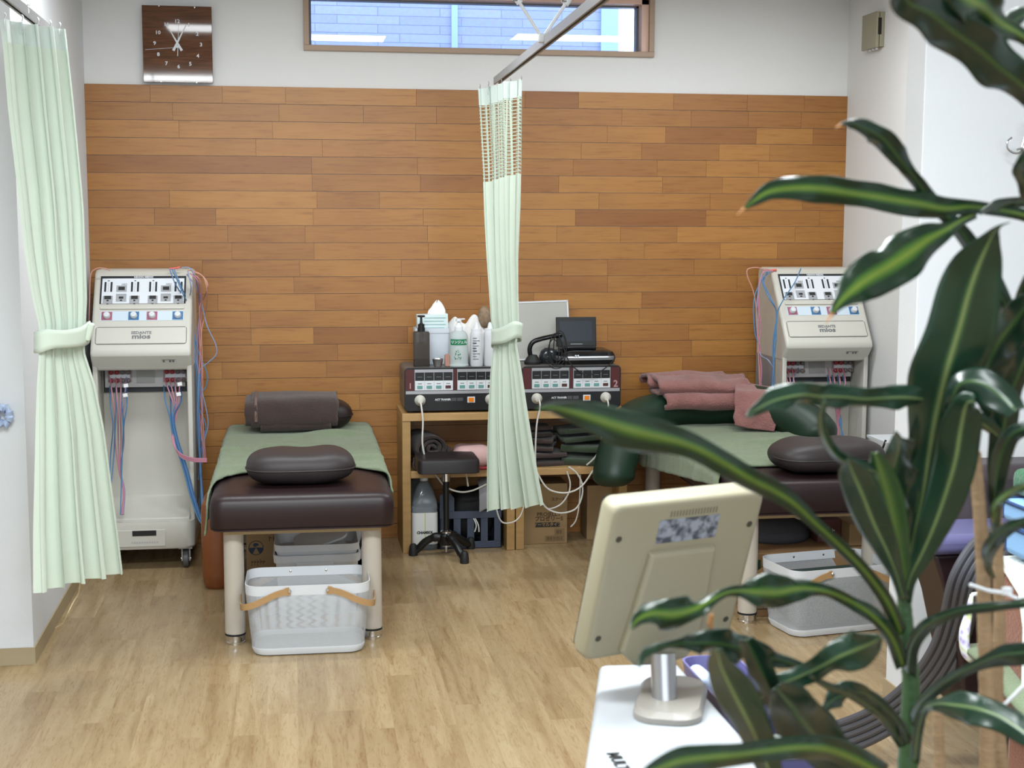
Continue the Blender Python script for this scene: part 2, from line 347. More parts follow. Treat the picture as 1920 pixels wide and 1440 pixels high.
# timber cladding: each board laid as its own piece with hairline joints
rowj = {0: [282, 417, 535, 780, 984, 1084, 1262, 1400, 1507], 1: [324, 523, 681, 818, 1165, 1295, 1402, 1501], 2: [336, 511, 779, 1138, 1247, 1417, 1523], 3: [480, 604, 930, 1089, 1202, 1347, 1442],
        4: [584, 782, 1074, 1231, 1323, 1421], 5: [585, 788, 1047, 1241, 1353, 1440], 6: [318, 594, 711, 940, 1122, 1330, 1503], 7: [290, 405, 587, 793, 1078, 1322, 1535], 8: [427, 572, 801, 1043, 1162, 1268, 1489],
        9: [318, 435, 589, 803, 1207, 1349, 1456], 10: [380, 562, 752, 1053, 1138, 1300], 11: [320, 551, 739, 900, 1138, 1380], 12: [409, 591, 795, 1000, 1202, 1440], 13: [250, 470, 710, 960, 1197, 1349],
        14: [300, 471, 588, 764, 980, 1138, 1290], 15: [488, 633, 820, 1163, 1295], 16: [417, 612, 800, 1010, 1278], 17: [446, 716, 1201, 1400], 18: [467, 581, 674, 1100, 1290]}
dark = {(0, 5): 1., (0, 0): .35, (4, 0): .55, (5, 2): .4, (7, 1): .5, (7, 5): .55, (9, 3): .1, (12, 2): .5, (13, 0): .3, (14, 3): .5, (11, 4): .6, (2, 5): .5, (3, 4): .3, (9, 0): .25, (4, 3): .3, (17, 0): .2, (18, 1): .5, (12, 0): .35}
bw = .0824; top = 2.2135; mb = MB(); tones = []
rr = random.Random(3)
for r in range(27):
    z1 = top - r * bw; z0 = max(0, z1 - bw)
    if r in rowj: xs = [at(px, 174 + 33 * r, Y=YB).x for px in rowj[r]]
    else:
        xs = []; x = XL + rr.uniform(.2, .6)
        while x < XR - .15: xs.append(x); x += rr.uniform(.3, .75)
    xs = [XL] + xs + [XR]
    for k in range(len(xs) - 1):
        mb.bb(xs[k] + .0005, xs[k + 1] - .0005, 6.987, YB, z0 + .001, z1 - .001); t = dark.get((r, k), rr.choice([0, 0, 0, .05, .12, .2])); tones += [t * .5] * 8
clad = struct('wall_cladding', mb, OAK, 'warm oak board cladding with staggered joints', smooth=0)
at_ = clad.data.attributes.new('tone', 'FLOAT', 'POINT'); at_.data.foreach_set('value', tones)
# window: wooden casing with reveal, sash line and pane
CAS = mat('window_casing_wood', 'a48c78', .5, var=.06, vscale=10, stretch=(1, 6, 6)); REV = mat('window_reveal', 'dcb8a6', .5)
wd = MB(); e = .026
wd.bb(wx0 - e, wx1 + e, 6.975, 7.15, wz0 - e, wz0); wd.bb(wx0 - e, wx1 + e, 6.975, 7.15, wz1, wz1 + e); wd.bb(wx0 - e, wx0, 6.975, 7.15, wz0, wz1); wd.bb(wx1, wx1 + e, 6.975, 7.15, wz0, wz1)
wo = struct('window_1', wd, CAS, 'long narrow high window in the back wall', smooth=0, bevel=.002)
s_ = MB(); s_.bb(wx0, wx0 + .012, 7.07, 7.12, wz0, wz1); s_.bb(wx1 - .045, wx1 - .034, 7.07, 7.12, wz0, wz1); s_.bb(wx0, wx1, 7.07, 7.12, wz0, wz0 + .006); s_.bb(wx0, wx1, 7.07, 7.12, wz1 - .03, wz1 - .022)
s_.build('sash', mat('sash_grey', '5c6068', .4), wo, smooth=0)
MB().bb(wx0, wx1, 7.1, 7.104, wz0, wz1).build('window_pane', pane_glass('window_glass'), wo, smooth=0)
rv = MB(); rv.bb(wx1 - .034, wx1, 7.0, 7.14, wz0, wz1); rv.bb(wx0, wx1, 7.0, 7.14, wz1 - .022, wz1); rv.build('reveal', REV, wo, smooth=0)
# the neighbour's blockwork wall outside
m, n, L, b = nodes('blue_grey_siding', .8); tc = n.new('ShaderNodeTexCoord'); mp = n.new('ShaderNodeMapping'); mp.inputs['Rotation'].default_value = (PI / 2, 0, 0); L.new(tc.outputs['Object'], mp.inputs[0])
br = n.new('ShaderNodeTexBrick'); br.inputs['Scale'].default_value = 1; br.inputs['Brick Width'].default_value = .36; br.inputs['Row Height'].default_value = .05; br.inputs['Mortar Size'].default_value = .0025
br.inputs['Color1'].default_value = hexc('8e98b4'); br.inputs['Color2'].default_value = hexc('98a2bd'); br.inputs['Mortar'].default_value = hexc('767f97'); br.offset = .35; L.new(mp.outputs[0], br.inputs['Vector'])
nz = n.new('ShaderNodeTexNoise'); nz.inputs['Scale'].default_value = 60; L.new(tc.outputs['Object'], nz.inputs['Vector']); mx = n.new('ShaderNodeMix'); mx.data_type = 'RGBA'; mx.blend_type = 'MULTIPLY'; mx.inputs[0].default_value = .3
L.new(br.outputs['Color'], mx.inputs[6]); L.new(nz.outputs['Color'], mx.inputs[7]); L.new(mx.outputs[2], b.inputs['Base Color']); SID = m
xe = at(1157, 60, Y=8.4).x; xt = at(852, 60, Y=8.4).x
nb = thing('neighbouring_house', 'blue-grey house wall of narrow blocks seen outside the high window', 'building', (1, 8.4, 0))
MB().bb(-2, xe, 8.4, 10.4, 0, 3.6).build('outer_wall', SID, nb, smooth=0)
TR = mat('corner_trim_blue', '8fa9cf', .6)
MB().bb(xt - .018, xt + .018, 8.385, 8.4, 0, 3.6).build('corner_trim', TR, nb, smooth=0)
MB().bb(xe - .1, xe + .004, 8.38, 8.42, 0, 3.6).build('corner_trim', TR, nb, smooth=0)
MB().bb(-6, 8, 7.2, 14, -.2, -.1).build('garden_path', mat('outside_ground', '8d8d88', .9), None)['kind'] = 'structure'

# ------------------------------------------------------------------ treatment beds
def bed(xc, wd, label):
    t = thing('treatment_bed', label, 'bed', (xc, 6.05, 0), 'brown treatment beds')
    hw = wd / 2; y0, y1 = 5.2, 6.93
    mb = MB(); nx, ny = 24, 40
    # padded top: slab with rounded rim and slightly crowned top
    rings = []
    for k, (ins, z) in enumerate([(.035, .448), (.008, .452), (0, .462), (0, .535), (.004, .555), (.012, .568), (.03, .577), (.07, .581), (.14, .583)]):
        q = rrect(wd - 2 * ins, (y1 - y0) - 2 * ins, max(.02, .05 - ins * .3), 6); rings.append([Vector((xc + a, (y0 + y1) / 2 + b, z - (0 if k < 5 else .004 * noise.noise(Vector((a * 4, b * 4, 0)))))) for a, b in q])
    mb.loft(rings); c = mb.build('cushion', LEATHER, t, smooth=60)
    pp = [(xc + a, (y0 + y1) / 2 + b, .452) for a, b in rrect(wd - .012, y1 - y0 - .012, .05, 6)]; pp.append(pp[0])
    MB().tube(pp, .004, 6).build('piping', LEATHER, c)
    fr = MB(); fr.bb(xc - hw + .05, xc + hw - .05, y0 + .06, y1 - .06, .425, .45); fr.build('underframe', mat('plywood_base', 'a8906a', .6), t, smooth=0)
    for sx in (-1, 1):
        for y in (5.3, 6.82):
            x = xc + sx * (hw - .083) + (.027 if sx > 0 and xc > 1 else 0)
            lg = MB().lathe([(.037, .43), (.038, .05), (.0375, .04)], (x, y, 0), 28).build('leg', LEG, t, smooth=50)
            MB().lathe([(.034, .04), (.038, .036), (.038, .03), (.0375, .028), (.0375, .018), (.034, .017), (.034, .012), (.036, .01), (.034, 0)], (x, y, 0), 28).build('foot_cap', CHROME, lg)
            MB().lathe([(.0385, .043), (.0387, .035)], (x, y, 0), 28).build('rubber_ring', BLACKM, lg)
    return t
BL, BR = .028, 2.015
bed(BL, .68, 'brown vinyl treatment bed with a white tub and basket beneath, left of the shelf')
bed(BR, .65, 'brown vinyl treatment bed behind the computer monitor and plant')

def sheet(xc, wd, name, label, frontf, leftz, rightz, seed):
    """towelling spread over a bed top, hanging over both long sides"""
    hw = wd / 2 + .004; zt = .588; r = .03; y1 = 6.95
    def pos(s, y):
        hl = zt - leftz(y); hr = zt - rightz(y)
        tot = hl + 2 * (hw - r) + PI * r / 2 * 2 + hr - 2 * r
        d = s * tot; hl2 = hl - r
        if d < hl2: q = (-hw - .004 - .012 * (1 - d / hl2) * (0.5 + noise.noise(Vector((y * 9, seed, 0)))), leftz(y) + d)
        elif d < hl2 + PI * r / 2: a = (d - hl2) / r; q = (-hw + r - r * math.cos(a), zt - r + r * math.sin(a))
        elif d < hl2 + PI * r / 2 + 2 * (hw - r): q = (-hw + r + d - hl2 - PI * r / 2, zt)
        elif d < hl2 + PI * r + 2 * (hw - r): a = (d - hl2 - PI * r / 2 - 2 * (hw - r)) / r; q = (hw - r + r * math.sin(a), zt - r + r * math.cos(a))
        else: q = (hw + .003 + .01 * (d - (hl2 + PI * r + 2 * (hw - r))), zt - r - (d - (hl2 + PI * r + 2 * (hw - r))))
        return q
    mb = MB()
    def fn(u, v):
        yf = frontf(u); y = yf + (y1 - yf) * v; x, z = pos(u, y)
        n1 = noise.noise(Vector((x * 3 + seed, y * 14, z * 3))); n2 = noise.noise(Vector((x * 9, y * 5 + seed, z * 9)))
        wr = max(0, n1) ** 1.5 * .04 * (1 if v > .01 else 0); 
        hang = z < zt - .012; w2 = .007 * noise.noise(Vector((y * 26, z * 5, seed))) if hang else 0
        wt = .006 * max(0, 1 - abs(noise.noise(Vector((x * 2.2 + seed, y * 7 + 1.2 * x, 0)))) * 9) if not hang else 0
        return Vector((xc + x + w2, y, z + (0 if hang else wr + wt + n2 * .002)))
    mb.grid(fn, 90, 80)
    o = mb.build(name, GREENT, None, smooth=180, solid=.006, soff=1); tag(o, label, 'towel sheet', 'sage towel sheets on the beds'); return o
sheet(BL, .68, 'towel_sheet', 'sage green towel sheet spread over the bed beside the left machine', lambda u: interp([(0, 5.27), (.1, 5.3), (.17, 5.5), (.25, 5.6), (.4, 5.66), (.8, 5.7), (.88, 5.62), (1, 5.5)], u),
      lambda y: .43 + .05 * noise.noise(Vector((y * 3, 0, 0))), lambda y: .52, 1)
sheet(BR, .65, 'towel_sheet', 'sage green towel sheet spread under the dark green bolster', lambda u: interp([(0, 5.4), (.25, 5.5), (1, 5.52)], u),
      lambda y: interp([(5.4, .53), (6.6, .40), (7, .39)], y), lambda y: .5, 4)

# pillows and towels on the beds
def seam_pillow(c, size, label, rot=0., seed=0, name='pillow', group=None, m=PILLOW, dent=.009):
    t = thing(name, label, 'pillow', c, group); R = Matrix.Rotation(rot, 3, 'Z')
    soft(c, size, m, 'cover', t, dent=dent, R=R, seed=seed, amp=.006)
    pp = []
    for k in range(41):
        a = PI + PI * k / 40; cu = math.copysign(abs(math.cos(a)) ** .59, math.cos(a)); su = math.copysign(abs(math.sin(a)) ** .59, math.sin(a))
        pp.append(P3(c) + R @ Vector((cu * size[0] / 2 * 1.005, su * size[1] / 2 * 1.005, -.004)))
    MB().tube(pp, .003, 6).build('seam_piping', m, t)
    return t
seam_pillow((.024, 5.47, .648), (.415, .28, .128), 'plump taupe pillow near the foot of the left bed', .02, 1, group='taupe vinyl pillows')
seam_pillow((2.13, 5.42, .65), (.46, .3, .13), 'plump taupe pillow partly hidden by plant leaves on the right bed', .12, 3, group='taupe vinyl pillows')
DB = mat('dark_brown_vinyl', '261b1b', .45, bump=.1, bscale=500)
pt = seam_pillow((.03, 6.76, .668), (.495, .26, .15), 'dark brown pillow wrapped in a towel at the head of the left bed', 0, 6, m=DB, dent=0)
tw = thing('towel', 'dark brown terry towel wrapped over the pillow by the wall', 'towel', (.0, 6.76, .6))
strip_cloth([(6.86, .62), (6.895, .68), (6.87, .74), (6.8, .762), (6.7, .758), (6.645, .74), (6.62, .69), (6.617, .645), (6.635, .625)], -.195, .205, BROWNT, 'upper_layer', tw, .012, .007, 3, edge=.01)
strip_cloth([(6.87, .60), (6.89, .69), (6.86, .735), (6.8, .752), (6.68, .745), (6.632, .71), (6.624, .66), (6.622, .625), (6.64, .605)], -.155, .175, BROWNT, 'under_layer', tw, .01, .006, 8, edge=.006)
strip_cloth([(6.84, .66), (6.85, .735), (6.75, .752), (6.64, .74), (6.61, .69), (6.612, .65), (6.64, .64), (6.66, .66)], -.222, -.17, BROWNT, 'tucked_corner', tw, .012, .008, 13, edge=.006)
strip_cloth([(6.8, .772), (6.7, .768), (6.637, .75), (6.611, .69), (6.609, .65)], -.178, -.166, mat('towel_border', '6d5850', .9), 'woven_border', tw, .005, .004, 3)

# bolster with drooping ends and the pink towel on it
bp = smoothpath([(1.47, 6.36, .35), (1.475, 6.38, .43), (1.53, 6.46, .55), (1.64, 6.6, .635), (1.84, 6.7, .66), (2.02, 6.71, .665), (2.18, 6.62, .695), (2.31, 6.42, .675), (2.40, 6.3, .62), (2.44, 6.22, .54)], 8)
br_ = []
for i in range(len(bp)):
    q = i / (len(bp) - 1); e = min(q, 1 - q); br_.append(.107 * min(1, math.sqrt(max(0, e) / .07) + .05) * (1 - .1 * math.exp(-((q - .5) / .2) ** 2)))
o = MB().tube(bp, br_, 36, flat=.92).build('bolster', DGREEN, None, smooth=180); tag(o, 'dark green vinyl bolster draped across the head of the right bed', 'bolster')
pk = thing('towel', 'pink chunky terry towel folded on the dark green bolster', 'towel', (1.95, 6.6, .74))
strip_cloth([(6.86, .75), (6.83, .79), (6.75, .80), (6.62, .79), (6.565, .765), (6.60, .735), (6.7, .735), (6.8, .735)], -.27, .18, PINKT, 'top_fold', pk, .02, .02, 21, o0=(2.01, 0, .02), xax=(1, -.03, 0), n=40, edge=.02)
strip_cloth([(6.83, .74), (6.76, .748), (6.65, .745), (6.57, .735), (6.545, .705), (6.56, .68), (6.62, .68)], -.23, .23, PINKT, 'middle_fold', pk, .024, .02, 33, o0=(2.01, 0, .01), xax=(1, -.08, 0), n=40, edge=.02)
strip_cloth([(6.86, .74), (6.84, .78), (6.76, .797), (6.68, .785), (6.66, .76), (6.69, .745)], -.28, .12, PINKT, 'back_fold', pk, .02, .018, 44, o0=(2.0, .04, .03), n=40, edge=.02)
strip_cloth([(6.74, .76), (6.66, .757), (6.58, .74), (6.53, .69), (6.5, .625), (6.49, .585)], .12, .31, PINKT, 'hanging_end', pk, .02, .02, 50, o0=(1.99, -.06, .045), xax=(1, -.3, -.1), n=30, edge=.01)

# ------------------------------------------------------------------ baskets, tub and boxes under the beds
MESH = pattern_alpha('white_wire_mesh', 'c5c9ce', (330, 330), .32, .5, True)
BEECH = mat('beech_handle', 'a8855a', .45, var=.12, vscale=10, stretch=(3, 3, 14))
def basket(loc, rot, label):
    t = thing('laundry_basket', label, 'basket', (0, 0, 0), 'white mesh baskets on the floor')
    prof = [(.400, .235, .006), (.412, .247, .03), (.45, .285, .232)]
    def ring(wd, dp, z, r=.055): return [Vector((a, b, z)) for a, b in rrect(wd, dp, r, 6)]
    m = MB(); rs = []; N = len(ring(.4, .2, 0))
    hs = [.03 + .205 * k / 8 for k in range(9)]
    o0 = 0
    for z in hs:
        wd, dp = interp([(.03, (.412, .247)), (.235, (.452, .287))], z); rs.append(ring(wd, dp, z) + [ring(wd, dp, z)[0]])
    m.uv = {}
    vs = [p for r in rs for p in r]; n1 = N + 1; peri = [0]
    for j in range(N): peri.append(peri[-1] + (rs[4][j + 1] - rs[4][j]).length)
    m.add(vs, [[i * n1 + j, i * n1 + j + 1, (i + 1) * n1 + j + 1, (i + 1) * n1 + j] for i in range(len(hs) - 1) for j in range(N)])
    for i, z in enumerate(hs):
        for j in range(n1): m.uv[i * n1 + j] = (peri[j], z)
    m.build('mesh_side', MESH, t, smooth=180)
    bt = MB(); bt.loft([ring(.37, .205, .0), ring(.40, .235, .004), ring(.413, .248, .022), ring(.413, .248, .03), ring(.408, .243, .03), ring(.398, .233, .012), ring(.36, .2, .008)], caps=True)
    bt.build('base_tray', WHITE, t)
    rm = MB(); a, b_ = ring(.452, .287, .232), ring(.454, .289, .268); c, d = ring(.449, .284, .268), ring(.447, .282, .232)
    rm.loft([a, b_, c, d], closed=True); rim = rm.build('rim_band', WHITE, t)
    for x in (-.065, .07):
        for y in (-.1445, .1445): MB().lathe([(0, 0), (.006, .001), (.005, .003), (0, .004)], (x, y, .25), 12, axis=Matrix.Rotation(math.copysign(PI / 2, -y) * -1, 3, 'X')).build('rivet', CHROME, rim)
    for sx, px in ((-1, -.065), (1, .07)):
        ctl = [(px, -.149, .25), (px + sx * .05, -.151, .238), (sx * .19, -.153, .205), (sx * .235, -.13, .19), (sx * .246, -.06, .185), (sx * .247, .06, .185), (sx * .235, .13, .19), (sx * .19, .153, .205), (px + sx * .05, .151, .238), (px, .149, .25)]
        hp = smoothpath(ctl, 6); h = MB(); rings = []
        for i, p in enumerate(hp):
            tg = (hp[min(i + 1, len(hp) - 1)] - hp[max(i - 1, 0)]).normalized(); upv = Vector((0, 0, 1)); upv = (upv - tg * upv.dot(tg)).normalized(); sd = tg.cross(upv)
            hh = .0115 * (1 if 2 < i < len(hp) - 3 else 1.25)
            rings.append([p + upv * hh + sd * .002, p + upv * hh - sd * .002, p - upv * hh - sd * .002, p - upv * hh + sd * .002])
        h.loft(rings); h.build('handle', BEECH, t)
        for y in (-.1535, .1535): MB().lathe([(.0, .0), (.007, .0005), (.006, .003), (.0, .004)], (px, y, .25), 12, axis=Matrix.Rotation(PI / 2 if y < 0 else -PI / 2, 3, 'X')).build('handle_rivet', CHROME, rim)
    t.location = loc; t.rotation_euler = (0, 0, rot); return t
basket((.043, 5.235, 0), -.01, 'white mesh basket with beech handles between the left bed legs')
basket((2.06, 5.2, 0), .17, 'white mesh basket with beech handles holding a green box under the right bed')
tb = thing('storage_tub', 'white rectangular plastic tub with a lid tilted inside, under the left bed', 'tub', (.085, 5.78, 0))
def rr3(w_, d_, r, z, cx=.085, cy=5.78): return [Vector((cx + a, cy + b, z)) for a, b in rrect(w_, d_, r, 6)]
mb = MB(); mb.loft([rr3(.31, .27, .03, 0), rr3(.325, .285, .035, .215), rr3(.345, .305, .04, .217), rr3(.35, .31, .04, .25), rr3(.335, .295, .04, .25), rr3(.30, .26, .03, .02)], caps=True); mb.build('tub_body', WHITE, tb)
MB().bb(.0, .15, 5.622, 5.63, .2, .222).build('front_lip', WHITE, tb, bevel=.004)
mb = MB(); mb.loft([rr3(.31, .275, .03, .235), rr3(.328, .292, .04, .262), rr3(.338, .302, .045, .264), rr3(.342, .306, .045, .292), rr3(.332, .296, .04, .292), rr3(.30, .26, .03, .24)], caps=True); mb.build('inner_tray', WHITE, tb)
R = Matrix.Rotation(-.33, 3, 'Y') @ Matrix.Rotation(.16, 3, 'X'); mb = MB()
mb.loft([[Vector((.1, 5.79, .288)) + R @ Vector((a, b, z)) for a, b in rrect(.22, .2, .035, 6)] for z in (-.004, .004)]); mb.build('loose_lid', WHITE, tb)
INKB = mat('box_print_navy', '24304a', .7); INKD = mat('box_print_brown', '4a3826', .8)
def marks(mb, x0, z0, w_, h_, n, y, rnd, seed=0):
    r = random.Random(seed); x = x0
    for k in range(n):
        ww = w_ / n * .7; mb.bb(x0 + k * w_ / n, x0 + k * w_ / n + ww * .25, y, y + .0006, z0 + r.random() * h_ * .3, z0 + h_ * (.7 + .3 * r.random())); mb.bb(x0 + k * w_ / n, x0 + k * w_ / n + ww, y, y + .0006, z0 + h_ * .5, z0 + h_ * (.5 + .12))
    return mb
cb = thing('cardboard_box', 'brown cardboard box printed with a blue round emblem under the left bed', 'box', (-.06, 6.1, 0), 'cardboard boxes')
MB().bb(-.205, .07, 5.96, 6.3, 0, .34).build('carton', CARD, cb, smooth=0, bevel=.003)
pr = MB(); marks(pr, -.11, .235, .15, .028, 9, 5.9594, 0, 3); marks(pr, -.185, .13, .06, .035, 5, 5.9594, 0, 4); marks(pr, -.185, .075, .06, .035, 5, 5.9594, 0, 5); pr.build('printing', INKD, cb, smooth=0)
pr = MB(); pr.tube([(-.165 + .03 * math.cos(a * PI / 16), 5.959, .21 + .03 * math.sin(a * PI / 16)) for a in range(33)], .0012, 4)
pr.prism([(-.165 + .03 * math.cos(PI + a * PI / 12), .21 + .03 * math.sin(PI + a * PI / 12)) for a in range(5)] + [(-.165, .212)], 5.9594, 5.96, 'y'); pr.prism([(-.165, .212)] + [(-.165 + .03 * math.cos(-a * PI / 12), .21 + .03 * math.sin(-a * PI / 12)) for a in range(4, -1, -1)], 5.9594, 5.96, 'y')
pr.prism([(-.165 + .012 * math.cos(a * PI / 8), .222 + .009 * math.sin(a * PI / 8)) for a in range(12)], 5.9594, 5.96, 'y'); pr.build('emblem', INKB, cb, smooth=0)
st = MB(); st.loft([[Vector((-.335 + a, 6.22 + b, z)) for a, b in rrect(.13 * s, .3 * s, .05, 6)] for z, s in ((0, .8), (.02, .92), (.07, 1), (.33, 1), (.37, .95), (.385, .8))]); o = st.build('foot_rest', mat('tan_vinyl', '7e4826', .35, bump=.1), None); tag(o, 'tan rounded foot rest tucked behind the left bed leg', 'foot rest')
R = Matrix.Rotation(.32, 3, 'Y')
vb = thing('louvred_case', 'pale grey case with dark slats under the head of the left bed', 'case', (.25, 6.5, 0)); 
MB().box((.255, 6.5, .165), (.2, .28, .27), R).build('case_body', mat('pale_grey_plastic', 'b4b4b8', .4), vb, bevel=.01)
for k in (-.05, .05): MB().box(Vector((.255, 6.5, .165)) + R @ Vector((k, -.141, 0)), (.014, .006, .23), R).build('slot', BLACKM, vb, smooth=0)
MB().bb(.19, .33, 6.36, 6.4, 0, .06).build('foot_block', mat('pale_grey_plastic', 'b4b4b8', .4), vb, bevel=.01)
# under the right bed
bx = thing('cardboard_box', 'long low cardboard box on the floor under the right bed', 'box', (2.05, 5.6, 0), 'cardboard boxes')
MB().bb(1.815, 2.31, 5.36, 5.95, 0, .262).build('carton', mat('cardboard_dark', '8a6a48', .8, var=.08, vscale=4), bx, smooth=0, bevel=.003)
pr = MB(); pr.bb(1.825, 1.845, 5.3594, 5.36, .19, .235); pr.build('green_label', mat('print_green', '20402c', .7), bx, smooth=0)
pr = MB(); [pr.bb(*q, 5.3594, 5.36, a, b) for q, a, b in (((1.828, 1.90), .03, .033), ((1.828, 1.90), .09, .093), ((1.828, 1.831), .03, .093), ((1.86, 1.862), .03, .093))]; pr.build('printing', INK, bx, smooth=0)
o = MB().lathe([(0, 0), (.13, .0), (.135, .02), (.12, .06), (.07, .085), (0, .09)], (1.99, 5.62, .264), 32, sx=1.1).build('folded_grey_cloth', mat('charcoal_cloth', '45464c', .9, bump=.4), None, smooth=180); tag(o, 'dark grey rounded cloth bundle on the long low cardboard box', 'cloth')
b2 = thing('carton', 'small brown box with red-edged lettering on the long low cardboard box', 'box', (2.2, 5.6, .264)); MB().bb(2.135, 2.235, 5.5, 5.7, .264, .36).build('carton_body', mat('box_maroon', '5a3430', .7), b2, smooth=0)
pr = MB(); marks(pr, 2.145, .285, .07, .05, 4, 5.4994, 0, 9); pr.build('lettering', mat('print_pale', 'c8b8a8', .7), b2, smooth=0)
o = MB().bb(2.24, 2.32, 5.42, 5.6, .264, .355).build('carton', CARD, None, smooth=0, bevel=.003); tag(o, 'small beige carton at the right end of the long low box', 'box')
gb = thing('lidded_box', 'dark green box with pale katakana lettering inside the right basket', 'box', (2.07, 5.2, .03))
Rz = Matrix.Rotation(.17, 3, 'Z') @ Matrix.Rotation(.12, 3, 'X'); MB().box((2.06, 5.2, .125), (.33, .17, .17), Rz).build('box_body', mat('bottle_green_card', '34433c', .6), gb, smooth=0, bevel=.004)
text('リンパサス', .055, mat('print_dull_beige', '9a917f', .7), gb, Vector((2.06, 5.2, .125)) + Rz @ Vector((.0, -.0, .0856)), Rz @ Vector((1, 0, 0)), Rz @ Vector((0, 1, 0)), bold=.001)

# ------------------------------------------------------------------ electrotherapy machines
PW = mat('machine_white', 'c2bfb6', .42); PG = mat('machine_grey', 'a9a7a6', .5); PGD = mat('machine_side_grey', '8f8d8f', .55); SLOT = mat('dark_slate', '22262c', .35)
PANEL = mat('panel_pale', 'd6dae0', .4); PANELG = mat('panel_grey', '9b9da2', .45); KPINK = mat('knob_plate_pink', '9a586c', .45); KBLUE = mat('knob_plate_blue', '3a6c98', .45); PBLUE = mat('pale_blue_strip', 'c3d0dc', .45)
REDJ = mat('jack_red', '8f2d33', .4); GRYJ = mat('jack_grey', '6a625f', .4); GTXT = mat('logo_grey', '6c6e70', .5)
def machine():
    """built at the origin: back on y=0, front towards -y, W wide"""
    t = thing('electrotherapy_machine', '', 'medical machine', (0, 0, 0), 'white electrotherapy machines'); W = .22
    hs = MB().prism([(0, 1.33), (-.02, 1.352), (-.17, 1.352), (-.205, 1.338), (-.44, 1.012), (-.452, .99), (-.448, .975), (-.40, .925), (-.39, .905), (0, .905)], -W, W); hs.build('console_housing', PW, t, bevel=.014, bseg=4)
    o = Vector((0, -.205, 1.338)); d = (Vector((0, -.44, 1.012)) - o).normalized(); n_ = Vector((0, d.z, -d.y)); n_ = -n_ if n_.z < 0 else n_
    Rm = Matrix((Vector((1, 0, 0)), -d, n_)).transposed()
    def plate(mb, x, s, w_, h_, th=.002, lift=0.): return mb.box(o + d * s + Vector((x, 0, 0)) + n_ * (th / 2 + lift), (w_, h_, th), Rm)
    fr = MB(); plate(fr, 0, .094, .382, .150, .0025); f = fr.build('display_frame', SLOT, t, bevel=.001)
    q = MB(); plate(q, 0, .101, .366, .136, .001, .0025); pn = q.build('control_panel', PANEL, f, smooth=0)
    cols = (-.155, -.037, .044, .158); mids = (-.096, .102)
    for x in cols: plate(MB(), x, .148, .044, .04, .001, .0035).build('button_field', PANELG, pn, smooth=0)
    for x in mids:
        plate(MB(), x, .089, .046, .034, .001, .0035).build('button_field', PANELG, pn, smooth=0); plate(MB(), x, .138, .046, .042, .001, .0035).build('button_field', PANELG, pn, smooth=0)
    for x in cols:
        for sx in (-.0135, .0135): q = MB(); plate(q, x + sx, .079, .0085, .053, .001, .0035); q.build('level_meter', SLOT, pn, smooth=0)
        q = MB(); plate(q, x, .137, .03, .018, .001, .0045); plate(q, x, .153, .009, .007, .001, .0045); q.build('readout', INK, pn, smooth=0)
        q = MB(); [plate(q, x, .06 + .0085 * k, .003, .0018, .0008, .0035) for k in range(6)]; plate(q, x, .046, .008, .004, .0008, .0035); plate(q, x, .169, .008, .004, .0008, .0035); q.build('scale_marks', INK, pn, smooth=0)
    for x in mids:
        q = MB(); plate(q, x, .088, .028, .018, .001, .0045); plate(q, x, .138, .02, .011, .001, .0045); plate(q, x, .152, .01, .006, .001, .0045); q.build('readout', INK, pn, smooth=0)
        text('HIO', .014, INK, pn, o + d * .066 + Vector((x + .012, 0, 0)) + n_ * .0038, (1, 0, 0), -d, 'label_text')
    text('NIHON MEDIX', .013, PANEL, f, o + d * .026 + n_ * .0028, (1, 0, 0), -d, 'maker_name', bold=.0004)
    q = MB(); plate(q, 0, .192, .372, .014, .006); q.build('ledge', PW, t, bevel=.002)
    q = MB(); plate(q, 0, .234, .366, .05, .0015); ks = q.build('knob_strip', PBLUE, t, smooth=0)
    for x, m_ in zip(cols, (KPINK, KBLUE, KPINK, KBLUE)):
        q = MB(); plate(q, x, .234, .047, .044, .001, .0015); kp = q.build('knob_plate', m_, ks, smooth=0)
        MB().lathe([(.0155, 0), (.0145, .012), (.012, .016), (0, .017)], o + d * .234 + Vector((x, 0, 0)) + n_ * .0025, 20, axis=Rm).build('knob', WHITE, ks)
    q = MB(); plate(q, 0, .338, .392, .084, .003); q2 = q.build('drawer_front', PW, t, bevel=.0025); 
    pp = [o + d * (.338 - b) + Vector((a, 0, 0)) + n_ * .0012 for a, b in rrect(.398, .09, .012, 5)]; pp.append(pp[0]); MB().tube(pp, .0012, 5).build('drawer_gap', mat('gap_shadow_grey', '77756f', .7), q2)
    text('SEDANTE', .02, GTXT, q2, o + d * .325 + n_ * .0035, (1, 0, 0), -d, 'badge_text', bold=.0006, sx=1.05)
    text('mios', .034, GTXT, q2, o + d * .345 + n_ * .0035, (1, 0, 0), -d, 'badge_text', bold=.0012, sx=1.25)
    li = MB(); [li.box((x, -.427, .949), (.008, .001, .012), Matrix.Rotation(.78, 3, 'X')) for x in (.098, .126, .14)]; li.box((.12, -.4335, .956), (.062, .001, .0016), Matrix.Rotation(.78, 3, 'X')); li.build('indicator_marks', GTXT, t, smooth=0)
    # jack bay and cabinet
    jb = MB(); jb.bb(-.19, .19, -.25, -.24, .79, .925); jb.build('jack_bay', SLOT, t, smooth=0)
    jp = MB().box((0, -.27, .868), (.36, .012, .105), Matrix.Rotation(-.12, 3, 'X')).build('jack_panel', PG, t, bevel=.002)
    MB().box((.002, -.2785, .868), (.082, .002, .066), Matrix.Rotation(-.12, 3, 'X')).build('info_plate', mat('info_plate_grey', '8e8d8b', .5), jp, smooth=0)
